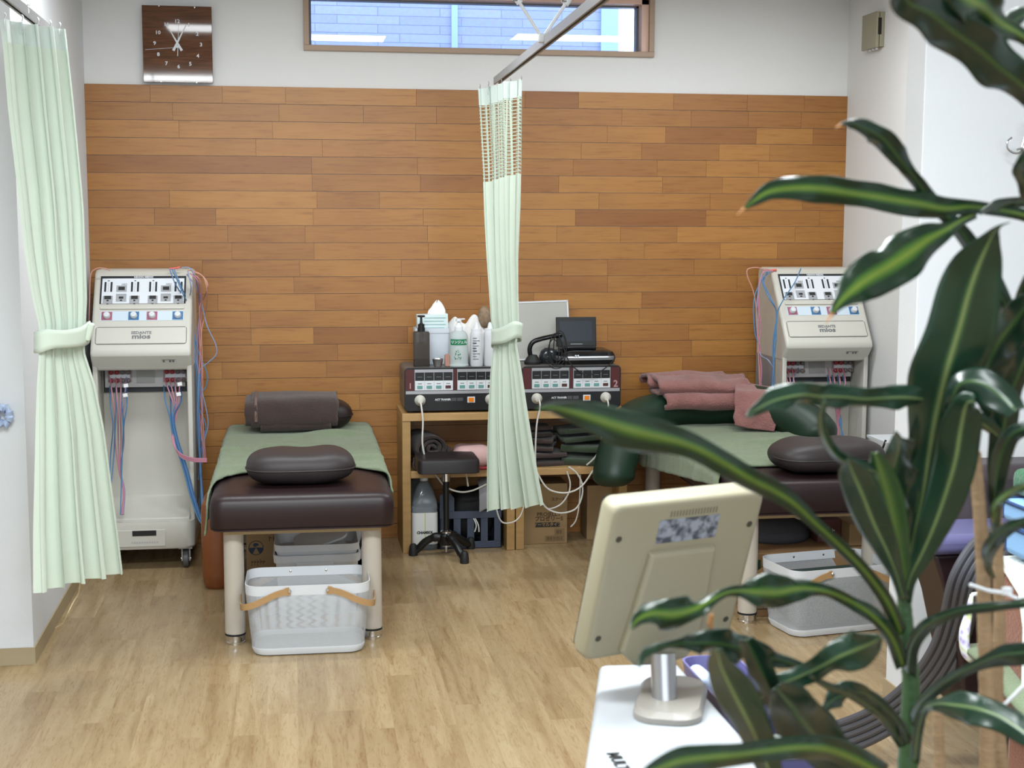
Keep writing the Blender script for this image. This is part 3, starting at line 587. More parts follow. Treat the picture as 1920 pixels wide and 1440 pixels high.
    for sx in (-.113, .135):
        MB().box((sx, -.278, .868), (.108, .001, .056), Matrix.Rotation(-.12, 3, 'X')).build('jack_field', mat('jack_field_mauve', '8f7f86', .5), jp, smooth=0)
        MB().box((sx, -.2788, .868), (.09, .001, .016), Matrix.Rotation(-.12, 3, 'X')).build('jack_label', PANEL, jp, smooth=0)
        for r_, z in enumerate((.886, .848)):
            for k in range(4):
                m_ = REDJ if k < 2 else GRYJ
                MB().lathe([(.0105, 0), (.0105, .012), (.006, .016), (0, .017)], (sx - .038 + k * .0255, -.277, z), 14, axis=Matrix.Rotation(PI / 2, 3, 'X')).build('jack', m_, jp)
    cbt = MB()
    for sx in (-1, 1): cbt.bb(min(sx * .196, sx * .218), max(sx * .196, sx * .218), -.40, -.02, .2, .93)
    cbt.prism([(-.02, .93), (-.02, .1), (-.44, .2), (-.44, .235), (-.30, .262), (-.245, .3), (-.235, .36), (-.235, .73), (-.235, .79), (-.24, .80), (-.24, .93)], -.197, .197); cbt.build('cabinet', PW, t, bevel=.006)
    MB().bb(-.214, .214, -.03, 0, .25, 1.28).build('rear_cover', PGD, t, bevel=.004)
    for sx in (-1, 1): MB().prism([(-.002, .26), (-.002, 1.27), (-.16, 1.27), (-.30, 1.0), (-.30, .26)], sx * .2185 - .001, sx * .2185 + .001, 'x').build('side_panel', PGD, t, smooth=0)
    bs = MB(); R_ = rrect(.44, .46, .05, 6); bs.loft([[Vector((a, -.245 + b, z)) for a, b in rrect(.44 * s, .46 * s, .05, 6)] for z, s in ((.098, .975), (.108, 1), (.205, 1), (.222, .985))]); bo = bs.build('base', PW, t)
    MB().bb(-.2, .09, -.4795, -.474, .112, .19).build('base_drawer', PW, bo, bevel=.004)
    MB().bb(-.055, .05, -.4815, -.478, .163, .187).build('drawer_slot', BLACK, bo, smooth=0)
    text('HELLO NURSE PRO', .01, GTXT, bo, (-.0, -.4798, .132), (1, 0, 0), (0, 0, 1), 'small_print') if False else None
    q = MB(); [q.bb(-.06 + .011 * k, -.053 + .011 * k, -.4802, -.4795, .128, .136) for k in range(11)]; q.build('small_print', PG, bo, smooth=0)
    for sx in (-1, 1):
        for y in (-.42, -.08):
            k = MB(); k.cyl((sx * .175 - .012, y, .04), (sx * .175 + .012, y, .04), .04, n=24); c_ = k.build('castor', mat('castor_grey', '5a5a5c', .5), t, bevel=.004)
            f_ = MB(); f_.bb(sx * .175 - .02, sx * .175 - .014, y - .012, y + .02, .03, .1); f_.bb(sx * .175 + .014, sx * .175 + .02, y - .012, y + .02, .03, .1); f_.bb(sx * .175 - .03, sx * .175 + .03, y - .03, y + .03, .09, .1); f_.build('castor_fork', PG, c_, smooth=0)
            MB().cyl((sx * .175 - .022, y, .04), (sx * .175 + .022, y, .04), .008, n=12).build('axle', CHROME, c_)
    return t
LP = mat('pink_lead', 'b57c8c', .45); LO = mat('salmon_lead', 'bd8878', .45); LB = mat('blue_lead', '527ca3', .45); LV = mat('grey_blue_lead', '7f8fae', .45); LV2 = mat('violet_lead', '877a9c', .45); LBD = mat('blue_ribbon_lead', '385d8c', .5); TAG = mat('cable_tag_white', 'e8e8e8', .5)
def lead(t, m_, pts, r_=.0026, flat=1.):
    return MB().tube(smoothpath([P3(p) if not isinstance(p[0], tuple) else p for p in pts], 7), r_, 7, flat=flat).build('lead_cable', m_, t)
def pl(ps, Y): return [at(x, y, Y=Y if len(q) == 0 else q[0]) for x, y, *q in ps]
def place(t, x, y, label):
    t.location = (x, y, 0); ORG[t.name] = Vector((x, y, 0)); tag(t, label, 'medical machine', 'white electrotherapy machines')
m1 = machine(); m2 = copy_tree(m1)
ML, MR = -.672, 2.56
place(m1, ML, 6.95, 'white electrotherapy machine with hanging leads between the left curtain and bed')
place(m2, MR, 6.95, 'white electrotherapy machine in the right alcove corner behind the plant')
# leads of the left machine
for k, (x, tx) in enumerate(((206, 215), (217, 221), (227, 226), (237, 231))):
    lead(m1, LP if k < 3 else LV2, pl([(x, 708, 6.66), (x + (tx - x) * .5, 740, 6.56), (tx, 775, 6.55), (tx + 1, 830, 6.62), (223 + k, 880, 6.6), (231 + k, 920, 6.55), (228 + k, 965, 6.47)], 6.5), .003)
    lead(m1, LB, pl([(x, 724, 6.66), (x + 1, 760, 6.56), (212 + 4 * k if k < 2 else 229 + k, 800, 6.56), (207 + 6 * k if k < 2 else 229, 860, 6.6), (226 if k > 1 else 205, 965 if k > 1 else 940, 6.47)], 6.5), .003)
for k, (x, tx) in enumerate(((307, 330), (317, 332), (327, 333), (337, 335))):
    lead(m1, LP, pl([(x, 708, 6.66), (x + (tx - x) * .45, 735, 6.56), (tx - 2, 770, 6.55), (323 + k, 800, 6.54), (324 + k, 830, 6.52), (338, 850 + k * 2, 6.48), (362, 859 + k * 2, 6.44), (388, 860 + k * 2, 6.42)], 6.5), .003)
    lead(m1, LBD if k % 2 else LB, pl([(x, 724, 6.66), (x + 3, 750, 6.56), (318 + k * 3, 780, 6.54), (325 + k * 2.5, 820, 6.53), (344 + k * 2.5, 880, 6.5), (357 + k * 2.5, 930, 6.46), (372 + k * 2, 972, 6.43), (381 + k, 980, 6.42), (378 + k, 940, 6.6), (373, 800, 6.66), (372 + k, 700, 6.7)], 6.5), .0034)
for x, y in ((236, 723), (235, 741), (337, 720), (335, 739)):
    p = at(x, y, Y=6.545); MB().box(p, (.02, .002, .016), Matrix.Rotation(-.15, 3, 'Y')).build('cable_tag', TAG, m1, smooth=0)
for m_, ps in ((LO, [(352, 506), (372, 512), (386, 525), (389, 540), (382, 560), (374, 580), (378, 640), (380, 720), (378, 800), (384, 862)]), (LO, [(360, 510), (380, 518), (388, 545), (385, 590), (378, 620), (374, 700), (380, 780), (383, 850)]),
               (LP, [(356, 512), (372, 530), (373, 570), (374, 640), (378, 690), (376, 740), (381, 800), (386, 862)]), (LV, [(340, 502), (356, 503), (366, 520), (376, 560), (388, 610), (404, 645), (405, 665), (390, 680), (374, 698), (370, 760), (376, 860)]),
               (LB, [(322, 504), (332, 525), (345, 555), (358, 580), (363, 620), (372, 660), (388, 700), (386, 725), (374, 745), (372, 800), (385, 850)]), (LB, [(318, 504), (330, 535), (350, 565), (360, 590), (366, 650), (369, 740), (370, 800), (376, 900), (374, 960)]),
               (LB, [(326, 504), (341, 540), (355, 575), (362, 640), (368, 700), (372, 760), (386, 800), (378, 840), (372, 900)]), (LV, [(352, 508), (358, 540), (354, 575), (364, 650), (376, 720), (390, 790), (382, 830), (380, 860)]),
               (LV2, [(350, 514), (368, 540), (374, 570), (370, 640), (372, 700), (380, 760), (374, 820), (378, 870)]), (LP, [(360, 515), (376, 530), (377, 600), (375, 660), (372, 740), (378, 820), (382, 862)])):
    lead(m1, m_, [at(x, y, Y=6.62 if y < 560 else 6.75) for x, y in ps], .0028)
lead(m1, LO, [at(x, y, Y=6.68) for x, y in ((206, 507), (195, 503), (180, 504), (170, 516), (168, 560), (166, 640))], .003)
lead(m1, mat('coral_plug', 'd9665c', .4), [at(x, y, Y=6.72) for x, y in ((318, 504), (328, 503), (338, 501))], .005)
# leads of the right machine
for k, (x, tx) in enumerate(((1465, 1478), (1475, 1484), (1485, 1491), (1497, 1491))):
    lead(m2, LP if k < 3 else LV2, pl([(x, 690, 6.66), (tx - 3, 710, 6.57), (tx, 740, 6.55), (tx, 800, 6.6)], 6.5), .003)
for k, x in enumerate((1552, 1560, 1570, 1580)):
    lead(m2, LP, pl([(x, 690, 6.66), (x + 5, 715, 6.57), (x + 9 - k * 3, 740, 6.55), (1570 + k, 790, 6.58), (1566 + k * 2, 830, 6.55), (1560 + k * 2, 880, 6.5)], 6.5), .0035)
    lead(m2, LB, pl([(x, 704, 6.66), (x + 4, 730, 6.57), (1576 - k, 780, 6.58), (1578 + k * 2, 830, 6.55), (1580 + k * 2, 880, 6.5)], 6.5), .0032)
for m_, ps in ((LO, [(1440, 508), (1420, 502), (1402, 505), (1402, 520), (1412, 545), (1418, 580), (1421, 640), (1425, 740)]), (LP, [(1446, 508), (1430, 512), (1422, 540), (1424, 580), (1421, 620), (1426, 660), (1425, 700), (1430, 740)]), (LP, [(1450, 510), (1434, 506), (1425, 530), (1421, 570), (1427, 610), (1423, 650), (1428, 690), (1425, 740)]),
               (LV, [(1448, 508), (1428, 515), (1420, 560), (1418, 600), (1424, 660), (1440, 675), (1450, 690)]), (LB, [(1444, 510), (1430, 525), (1440, 555), (1455, 580), (1457, 600), (1452, 640), (1451, 700), (1452, 740)]),
               (LB, [(1502, 503), (1490, 530), (1470, 560), (1457, 590), (1455, 640), (1449, 700), (1448, 740)]), (LB, [(1440, 508), (1432, 530), (1447, 562), (1456, 590), (1449, 650), (1453, 740)]), (LB, [(1432, 518), (1414, 560), (1415, 620), (1424, 650)])):
    lead(m2, m_, [at(x, y, Y=6.55 if x > 1435 and y > 540 else 6.66) for x, y in ps], .003)
lead(m2, mat('coral_plug', 'd9665c', .4), [at(x, y, Y=6.74) for x, y in ((1432, 508), (1444, 507), (1456, 506))], .005)

# ------------------------------------------------------------------ pine shelves
def shelf(x0, x1, label):
    t = thing('pine_shelf', label, 'shelf', ((x0 + x1) / 2, 6.8, 0), 'pine shelf units side by side'); p = .04
    MB().bb(x0, x0 + p, 6.64, 6.98, 0, .64).build('side_panel', PINE, t, smooth=0, bevel=.003); MB().bb(x1 - p, x1, 6.64, 6.98, 0, .64).build('side_panel', PINE, t, smooth=0, bevel=.003)
    MB().bb(x0, x1, 6.635, 6.98, .638, .674).build('top_board', PINEH, t, smooth=0, bevel=.003); MB().bb(x0 + p, x1 - p, 6.645, 6.98, .362, .396).build('middle_shelf', PINEH, t, smooth=0, bevel=.003)
shelf(.506, 1.047, 'pine shelf unit to the left of the middle curtain'); shelf(1.052, 1.6, 'pine shelf unit to the right of the middle curtain')

# ------------------------------------------------------------------ two low-frequency therapy consoles
DGY = mat('console_case_grey', '6e6a66', .4, .3); DBK = mat('console_black', '17171a', .35); DRED = mat('console_maroon', '4c1a1c', .4); DSV = mat('console_silver', 'a2a2a6', .35, .4); BTEAL = mat('button_teal', '5f8f8b', .4); BMAR = mat('button_maroon', '4a2324', .4)
ORG_M = mat('switch_orange', 'd9780f', .35); CABW = mat('white_cable', 'c9c6be', .45)
def console(x0, num, label):
    t = thing('therapy_console', label, 'medical console', (x0 + .2425, 6.8, .674), 'black therapy consoles on the pine shelf'); z0 = .684; yf = 6.655; w_ = .485
    MB().prism([(x0 + a + w_ / 2, b + z0 + .103) for a, b in rrect(w_, .206, .02, 5)], yf + .004, 6.95, 'y').build('case', DGY, t, bevel=.002)
    fc = MB().prism([(x0 + a + w_ / 2, b + z0 + .103) for a, b in rrect(w_, .206, .02, 5)], yf - .002, yf + .0045, 'y').build('front_panel', DBK, t, bevel=.001)
    def fp(name, xa, xb, za, zb, m_, th=.001, par=None, lift=0): return MB().bb(x0 + xa, x0 + xb, yf - .002 - th - lift, yf - .0018 - lift, za, zb).build(name, m_, par or fc, smooth=0)
    fp('maroon_strip', .006, .045, .782, .882, DRED); fp('maroon_strip', .234, .247, .782, .882, DRED); fp('maroon_strip', .436, .478, .782, .882, DRED); fp('silver_strip', .006, .479, .765, .78, DSV)
    for gx in (.048, .25):
        g = fp('control_group', gx, gx + .183, .782, .882, DSV)
        for k in range(4):
            xx = gx + .003 + k * .0448
            fp('display', xx, xx + .0425, .829, .868, DBK, .001, fc, .001); fp('button_field', xx, xx + .0435, .783, .828, WHITE, .001, fc, .001)
            fp('push_button', xx + .009, xx + .0345, .791, .805, BTEAL if k < 3 else BMAR, .002, fc, .002); q = MB(); q.bb(x0 + xx + .012, x0 + xx + .031, yf - .0046, yf - .004, .8125, .816); q.build('button_caption', GTXT, fc, smooth=0); MB().bb(x0 + xx + .010, x0 + xx + .033, yf - .0046, yf - .004, .845, .8475).build('display_caption', GTXT, fc, smooth=0)
    text(num, .045, mat('numeral_pink', 'a58488', .5), fc, (x0 + (.027 if num == '1' else .459), yf - .0035, .8), name='unit_number', bold=.001) if num == '2' else fp('unit_number', .025, .030, .791, .818, mat('numeral_pink', 'a58488', .5), .0006, fc, .001)
    text('ACT TRAINER', .0125, WHITE, fc, (x0 + .182, yf - .0025, .737), name='model_text', bold=.0004, sx=.95)
    q = MB(); [q.bb(x0 + .152 + k * .0075, x0 + .157 + k * .0075, yf - .0026, yf - .002, .727, .7295) for k in range(8)]; q.bb(x0 + .222, x0 + .246, yf - .0026, yf - .002, .73, .745); q.bb(x0 + .25, x0 + .278, yf - .0026, yf - .002, .73, .745); q.build('small_print', mat('dim_grey_print', '45454a', .6), fc, smooth=0)
    sw = fp('power_switch', .299, .335, .721, .749, WHITE, .004, t); fp('switch_lamp', .305, .329, .7255, .7445, ORG_M, .003, sw, .004)
    for sx in (.073, .41):
        s = MB().lathe([(.026, 0), (.026, .006), (.022, .012), (.018, .02), (.012, .03), (0, .032)], (x0 + sx, yf - .002, .735), 24, axis=Matrix.Rotation(PI / 2, 3, 'X')).build('round_plug', PW, t)
    MB().bb(x0 - .0004, x0 + .001, 6.8, 6.815, .82, .85).build('side_latch', BLACK, t, smooth=0)
    for sx in (.03, .455): MB().bb(x0 + sx - .012, x0 + sx + .012, 6.68, 6.92, .674, .688).build('foot', BLACKM, t, smooth=0)
    return t
XA, XBc = .519, 1.08
c1 = console(XA, '1', 'black and maroon therapy console marked 1, left of the middle curtain'); c2 = console(XBc, '2', 'black and maroon therapy console marked 2, right of the middle curtain')
def cable(t, pts, m_=CABW, r_=.0042, name='cable', n=8): return MB().tube(smoothpath(pts, n), r_, 8).build(name, m_, t)
cable(c1, [Vector((XA + .073, 6.63, .735)), Vector((XA + .075, 6.6, .71)), at(793, 790, Y=6.59), at(792, 830, Y=6.59), at(797, 858, Y=6.6), at(806, 880, Y=6.66), at(818, 892, Y=6.6), at(835, 912, Y=6.6), at(860, 922, Y=6.6), at(885, 920, Y=6.6), at(912, 908, Y=6.6)])
cable(c1, [Vector((XA + .41, 6.63, .735)), Vector((XA + .412, 6.6, .70)), at(925, 830, Y=6.58), at(928, 930, Y=6.58), at(938, 975, Y=6.58), at(958, 980, Y=6.58), at(975, 968, Y=6.6), at(985, 940, Y=6.6)], r_=.0035)
cable(c2, [Vector((XBc + .079, 6.63, .735)), Vector((XBc + .08, 6.6, .70)), at(1006, 800, Y=6.59), at(1004, 870, Y=6.59), at(1012, 895, Y=6.58), at(1030, 918, Y=6.57), at(1062, 924, Y=6.56), at(1090, 912, Y=6.57), at(1112, 882, Y=6.6)])
cable(c2, [Vector((XBc + .41, 6.63, .735)), Vector((XBc + .412, 6.6, .70)), at(1133, 800, Y=6.58), at(1120, 850, Y=6.58), at(1100, 872, Y=6.6)], r_=.004)
cable(c2, [at(x, y, Y=6.58) for x, y in ((1066, 875), (1082, 888), (1092, 910), (1090, 935), (1078, 955), (1052, 962), (1028, 955), (1015, 940))])
cable(c2, [at(x, y, Y=6.6) for x, y in ((1063, 884), (1069, 905), (1066, 925), (1052, 945), (1032, 954), (1020, 950))], r_=.0038)
cable(c2, [at(x, y, Y=6.66) for x, y in ((1086, 875), (1088, 900), (1086, 945), (1080, 975), (1070, 988))], r_=.0035)

# ------------------------------------------------------------------ towels, bottles and boxes in the shelves
def roll(c, r, ln, m, label, ax=0., turns=3, seed=0, name='rolled_towel', group=None, sq=.8):
    """towel rolled up, end spiral towards the room"""
    t = MB(); X = Vector((math.cos(ax), math.sin(ax), 0)); c = P3(c); A = Vector((-X.y, X.x, 0)); n_ = 26 * turns
    def fn(u, v):
        a = v * turns * 2 * PI; rr = r * (.12 + .88 * v) * (1 + .05 * noise.noise(Vector((a, seed, u * 2)))); yy = (u - .5) * ln
        nz = noise.noise(Vector((a * 1.5, u * 6, seed))) * .006
        return c + A * (yy + nz) + X * (rr + nz) * math.cos(a) + Vector((0, 0, 1)) * (rr + nz) * math.sin(a) * sq
    t.grid(fn, 10, n_)
    o = t.build(name, m, None, smooth=180, solid=.012); tag(o, label, 'towel', group); return o
roll((.635, 6.82, .495), .088, .24, BROWNT, 'large brown towel roll lying in the left pine shelf', .2, 3, 2, group='brown rolled towels in the left shelf')
roll((.595, 6.72, .428), .034, .14, BROWNT, 'small brown towel roll beneath the large brown roll', -.1, 2, 5, group='brown rolled towels in the left shelf', sq=.9)
def foldpile(c, w_, d_, h_, layers, m, label, seed, rot=0., name='folded_towel', group=None):
    c = P3(c); pth = []; lh = h_ / layers
    for k in range(layers):
        z = lh * (k + .5); a, b = (-d_ / 2, d_ / 2) if k % 2 == 0 else (d_ / 2, -d_ / 2)
        pth += [(6.65 + a, z - lh * .15), (6.65 + a * .4, z), (6.65 + b * .4, z), (6.65 + b, z + lh * .15)]
    o = strip_cloth(pth, -w_ / 2, w_ / 2, m, name, None, lh * .62, .012, seed, n=24, xax=(math.cos(rot), math.sin(rot), 0), o0=c - Vector((0, 6.65, 0)), edge=.02)
    tag(o, label, 'towel', group); return o
g_ = 'folded towels in the right shelf'
foldpile((1.19, 6.8, .40), .2, .22, .07, 2, BROWNT, 'dark brown towel folded flat at the bottom of the right shelf pile', 5, .2, group=g_)
foldpile((1.17, 6.8, .472), .19, .2, .06, 2, BROWNT, 'dark brown towel folded over the lowest towel in the right shelf', 9, -.25, group=g_)
foldpile((1.16, 6.83, .53), .17, .18, .055, 2, BROWNT, 'dark brown towel on top of the brown pile in the right shelf', 12, .1, group=g_)
foldpile((1.42, 6.8, .40), .2, .24, .10, 2, DGREENT, 'dark green towel folded low at the right of the brown pile', 15, -.3, group=g_)
foldpile((1.40, 6.82, .505), .24, .22, .07, 2, DGREENT, 'dark green towel heaped above the other dark green towel', 22, .25, group=g_)
# pink bag with red rim, on the middle shelf and over its edge
pb = thing('toiletry_bag', 'pink fleece bag with a red rim poking out of the left shelf', 'bag', (.84, 6.62, .34))
soft((.85, 6.74, .45), (.19, .20, .11), mat('pale_pink_fleece', 'c7a3a0', .95, bump=1, bscale=150, var=.2), 'bag_body', pb, amp=.01, seed=3)
MB().tube([(.85 + a, 6.74 + b, .405) for a, b in rrect(.185, .2, .04, 6)] + [(.85 + .0925, 6.74 + .06, .405)], .008, 8).build('red_rim', mat('red_trim', '8a1f2c', .5), pb)
# big gel refill bottles
CLR = mat('clear_pet', 'b9c2c8', .12, trans=.75, ior=1.3, alpha=1); CAPW = mat('cap_white', 'dde0e6', .4); LBL = mat('label_white', 'd9d9d6', .6)
def bigbottle(x, y, pump, label):
    t = thing('refill_bottle', label, 'bottle', (x, y, 0), 'large clear gel bottles on the floor')
    def rr_(w_, z, r): return [Vector((x + a, y + b, z)) for a, b in rrect(w_, w_ * .8, r, 5)]
    MB().loft([rr_(.115, 0, .02), rr_(.124, .008, .022), rr_(.126, .05, .022), rr_(.124, .22, .022), rr_(.122, .235, .03), rr_(.09, .285, .035), rr_(.05, .325, .02), rr_(.036, .335, .014), rr_(.036, .345, .014)]).build('bottle_body', CLR, t)
    lb = MB(); lb.loft([[Vector((x + a, y + b, z)) for a, b in rrect(.1265, .102, .022, 5)] for z in (.03, .185)], caps=False); l_ = lb.build('paper_label', LBL, t)
    if pump:
        MB().lathe([(.02, .34), (.02, .365), (.008, .367), (.006, .4), (.012, .402), (.012, .412), (0, .413)], (x, y, 0), 16).build('pump_head', CAPW, t); MB().cyl((x, y, .407), (x + .05, y - .01, .398), .006, n=10).build('spout', CAPW, t)
    else:
        MB().lathe([(.02, .335), (.02, .362), (.012, .366), (0, .366)], (x, y, 0), 16).build('cap', CAPW, t)
        text('CHAMSOL', .017, INK, l_, (x, y - .0515, .088), bold=.001); MB().bb(x - .002, x + .003, y - .0517, y - .051, .03, .185).build('yellow_line', mat('pale_yellow_print', 'c3c48a', .6), l_, smooth=0)
bigbottle(.617, 6.74, False, 'clear refill bottle with a white label behind the stool foot'); bigbottle(.60, 6.88, True, 'clear refill bottle with a pump behind the labelled bottle')
# slotted crate with a black bag in it
CRATE = mat('smoky_blue_plastic', '525b6e', .3, trans=.25, ior=1.3)
ct = thing('storage_crate', 'smoky blue slotted plastic crate on the floor under the left shelf', 'crate', (.84, 6.8, 0))
mb = MB(); x0, x1, y0, y1 = .69, .99, 6.7, 6.93
for yy in (y0, y1 - .006):
    mb.bb(x0, x1, yy, yy + .006, 0, .035); mb.bb(x0, x1, yy - .004, yy + .008, .15, .185)
    for k in range(5): xx = x0 + k * (x1 - x0 - .035) / 4; mb.bb(xx, xx + .035, yy, yy + .006, .03, .155)
for xx in (x0, x1 - .006): mb.bb(xx, xx + .006, y0, y1, 0, .185)
mb.bb(x0, x1, y0, y1, 0, .006); mb.build('crate_body', CRATE, ct, smooth=0, bevel=.002)
MB().prism([(x0, .18), (x0, .265), (x0 + .01, .275), (x0 + .05, .275), (x0 + .07, .25), (x0 + .07, .18)], 6.702, 6.708, 'y').build('raised_handle', CRATE, ct, smooth=0)
bg_ = thing('black_bag', 'black bag with a grey strap hanging out of the smoky crate', 'bag', (.87, 6.81, .01))
soft((.86, 6.815, .16), (.22, .18, .26), mat('black_nylon', '0e0e10', .7, bump=.4), 'bag_body', bg_, seed=8, amp=.02)
strip_cloth([(6.75, .34), (6.69, .33), (6.665, .27), (6.66, .21), (6.665, .2)], -.032, .032, mat('grey_webbing', '8d8d92', .7), 'strap', bg_, .004, .004, 3, o0=(.905, 0, 0), xax=(1, 0, .5))
for k in range(2): MB().tube(smoothpath([at(888 + 3 * k, 972, Y=6.685), at(893 + 4 * k, 985, Y=6.685), at(890 + 8 * k, 997, Y=6.69)], 5), .003, 6).build('white_strap_tip', TAG, bg_)
# carton with printing, and a plain one
c3 = thing('cardboard_box', 'brown carton printed in katakana under the right shelf', 'box', (1.21, 6.85, 0), 'cardboard boxes')
MB().bb(1.105, 1.325, 6.745, 6.93, 0, .30).build('carton', CARD, c3, smooth=0, bevel=.003)
y_ = 6.7446; text('PROJELLY', .028, INKD, c3, (1.232, y_, .148), bold=.0006, name='printing'); text('プロゼリーS', .026, INKD, c3, (1.232, y_, .125), bold=.0006, name='printing')
b_ = MB().bb(1.165, 1.287, y_ - .0004, y_ + .0005, .085, .108).build('black_band', INK, c3, smooth=0); text('ノーマルタイプ', .02, CARD, c3, (1.226, y_ - .0008, .0965), name='printing', bold=.0006)
text('スクール', .018, INKD, c3, (1.28, y_, .222), name='printing', bold=.0006)
for xa, xb, za, zb in ((1.262, 1.31, .045, .074), (1.214, 1.31, .013 + .0, .04)):
    q = MB(); q.bb(xa, xb, y_, y_ + .0006, za, za + .0015); q.bb(xa, xb, y_, y_ + .0006, zb - .0015, zb); q.bb(xa, xa + .0015, y_, y_ + .0006, za, zb); q.bb(xb - .0015, xb, y_, y_ + .0006, za, zb)
    x = xa + .006; rr = random.Random(5)
    while x < xb - .007: ww = rr.choice([.0006, .0012, .0018]); q.bb(x, x + ww, y_, y_ + .0006, za + .004, zb - .004); x += ww + rr.choice([.0008, .0014])
    q.build('barcode', INKD, c3, smooth=0)
c4 = tag(MB().bb(1.435, 1.60, 6.80, 6.96, 0, .275).build('cardboard_box', CARD, None, smooth=0, bevel=.003), 'plain brown carton right of the katakana carton', 'box', 'cardboard boxes')

# ------------------------------------------------------------------ rolling stool
sx_, sy_ = .706, 6.57
t = thing('stool', 'black square-seat stool on a tripod base in front of the left shelf', 'stool', (sx_, sy_, 0))
mb = MB(); mb.loft([[Vector((sx_ + a, 6.545 + b, z)) for a, b in rrect(.285 * s, .25 * s, .022, 5)] for z, s in ((.420, .97), (.423, 1), (.472, 1), (.482, .985), (.486, .93), (.487, .7))]); mb.build('seat', mat('black_vinyl', '242022', .42, bump=.1, bscale=500), t)
MB().lathe([(.02, .36), (.02, .42), (0, .42)], (sx_, sy_, 0), 20).build('collar', CHROME, t); MB().cyl((sx_, sy_, .1), (sx_, sy_, .38), .0145, n=18).build('column', BLACK, t)
MB().lathe([(.0, .108), (.026, .112), (.026, .12), (.017, .126), (.0, .127)], (sx_, sy_, 0), 20).build('lower_ring', CHROME, t)
MB().lathe([(.0, .02), (.007, .02), (.007, .045), (.024, .047), (.024, .054), (0, .055)], (sx_, sy_, 0), 16).build('base_bolt', STEEL, t)
MB().lathe([(.0, .055), (.03, .055), (.036, .07), (.034, .1), (.022, .112), (0, .113)], (sx_, sy_, 0), 24).build('hub', BLACK, t)
for fx, fy in ((.552, 6.60), (.775, 6.415), (.84, 6.70)):
    d = Vector((fx - sx_, fy - sy_, 0)); l_ = d.length; d /= l_; P0 = Vector((sx_, sy_, 0))
    lg = MB().tube(smoothpath([P0 + Vector((0, 0, .085)), P0 + d * .05 + Vector((0, 0, .09)), P0 + d * .1 + Vector((0, 0, .066)), P0 + d * (l_ - .02) + Vector((0, 0, .026)), P0 + d * l_ + Vector((0, 0, .022))], 6), [.022] * 8 + [.018] * 9 + [.015] * 8, 14).build('leg', BLACK, t)
    MB().lathe([(.0, 0), (.021, 0), (.021, .02), (.018, .045), (.012, .056), (0, .058)], (fx, fy, 0), 18).build('foot', BLACKM, lg)
MB().tube(smoothpath([Vector((sx_ + .02, 6.56, .405)), Vector((sx_ + .075, 6.54, .405)), Vector((sx_ + .09, 6.53, .398)), Vector((sx_ + .10, 6.53, .34))], 4), .0045, 8).build('height_lever', mat('lever_beige', 'b5aea4', .4), t)

# ------------------------------------------------------------------ things on top of the consoles
ZT = .8905
SMK = mat('smoky_clear_plastic', '6e6660', .15, trans=.7, ior=1.2)
t = thing('white_bin', 'open white plastic bin behind the pump bottle', 'bin', (.67, 6.86, ZT)); mb = MB(); mb.loft([[Vector((.668 + a, 6.86 + b, z)) for a, b in rrect(w_, d_, .012, 4)] for w_, d_, z in ((.158, .1, ZT), (.165, .108, ZT + .15), (.171, .114, ZT + .151), (.171, .114, ZT + .175), (.163, .106, ZT + .175), (.156, .1, ZT + .01))]); mb.build('bin_body', mat('blue_white_plastic', 'ccd3dc', .35), t)
t = thing('tissue_box', 'upright white tissue carton with pale green lettering lines in the white bin', 'tissue box', (.66, 6.86, ZT + .1)); MB().box((.672, 6.86, ZT + .17), (.15, .07, .14), Matrix.Rotation(-.03, 3, 'Y')).build('carton', mat('tissue_carton', 'cfdfe0', .5), t, bevel=.003)
q = MB(); [q.bb(.63, .735 - .01 * (k % 2), 6.8235, 6.8245, ZT + .222 - .016 * k, ZT + .2245 - .016 * k) for k in range(5)]; q.build('printed_lines', mat('line_teal', '7fa5a5', .6), t, smooth=0)
def tissue(c, h_, w_, label, seed, lean=.0):
    c = P3(c)
    def fn(u, v):
        a = u * 2 * PI; r = w_ * (.55 - .5 * v ** 1.6) * (1 + .35 * math.sin(3 * a + seed) * (.4 + v)); return c + Vector((r * math.cos(a) + lean * v * h_ + .006 * noise.noise(Vector((a, v * 3, seed))), r * .4 * math.sin(a), h_ * v * (1 + .12 * math.sin(2 * a + seed))))
    return MB().grid(fn, 30, 14).build('tissue', mat('tissue_paper', 'eeeeee', .9, bump=.3, bscale=60), None, smooth=60, solid=.0015)
q = tissue((.69, 6.86, ZT + .238), .062, .075, '', 1, .1); tag(q, 'white tissue poking out of the upright tissue carton', 'tissue')
def gathered(c, wd, ht, dp, seed):
    c = P3(c)
    def fn(u, v):
        x = (u - .5) * wd; n1 = noise.noise(Vector((x * 22 + seed, v * 2, 0))); top_ = ht * (.75 + .45 * noise.noise(Vector((x * 12 + seed, 3, 0))))
        return c + Vector((x + .01 * n1, dp * (v - .5) + .02 * n1, max(0, top_ * math.sin(PI * min(1, v * .999)) ** .6 + .014 * noise.noise(Vector((x * 30, v * 5, seed))))))
    return MB().grid(fn, 40, 20).build('crumpled_cloth', mat('white_cotton', 'dddcda', .9, bump=.4, bscale=120), None, smooth=180, solid=.002)
o = gathered((.835, 6.88, ZT), .19, .25, .1, 4); tag(o, 'crumpled white cloth heaped behind the gel bottles', 'cloth')
t = thing('pump_bottle', 'smoky grey pump bottle at the left end of console 1', 'bottle', (.605, 6.73, ZT)); cx_, cy_ = .607, 6.735
mb = MB(); mb.loft([[Vector((cx_ + a, cy_ + b, z)) for a, b in rrect(w_, w_ * .8, .014, 5)] for w_, z in ((.07, ZT), (.077, ZT + .004), (.077, ZT + .158), (.07, ZT + .166), (.03, ZT + .168))]); mb.build('bottle_body', SMK, t)
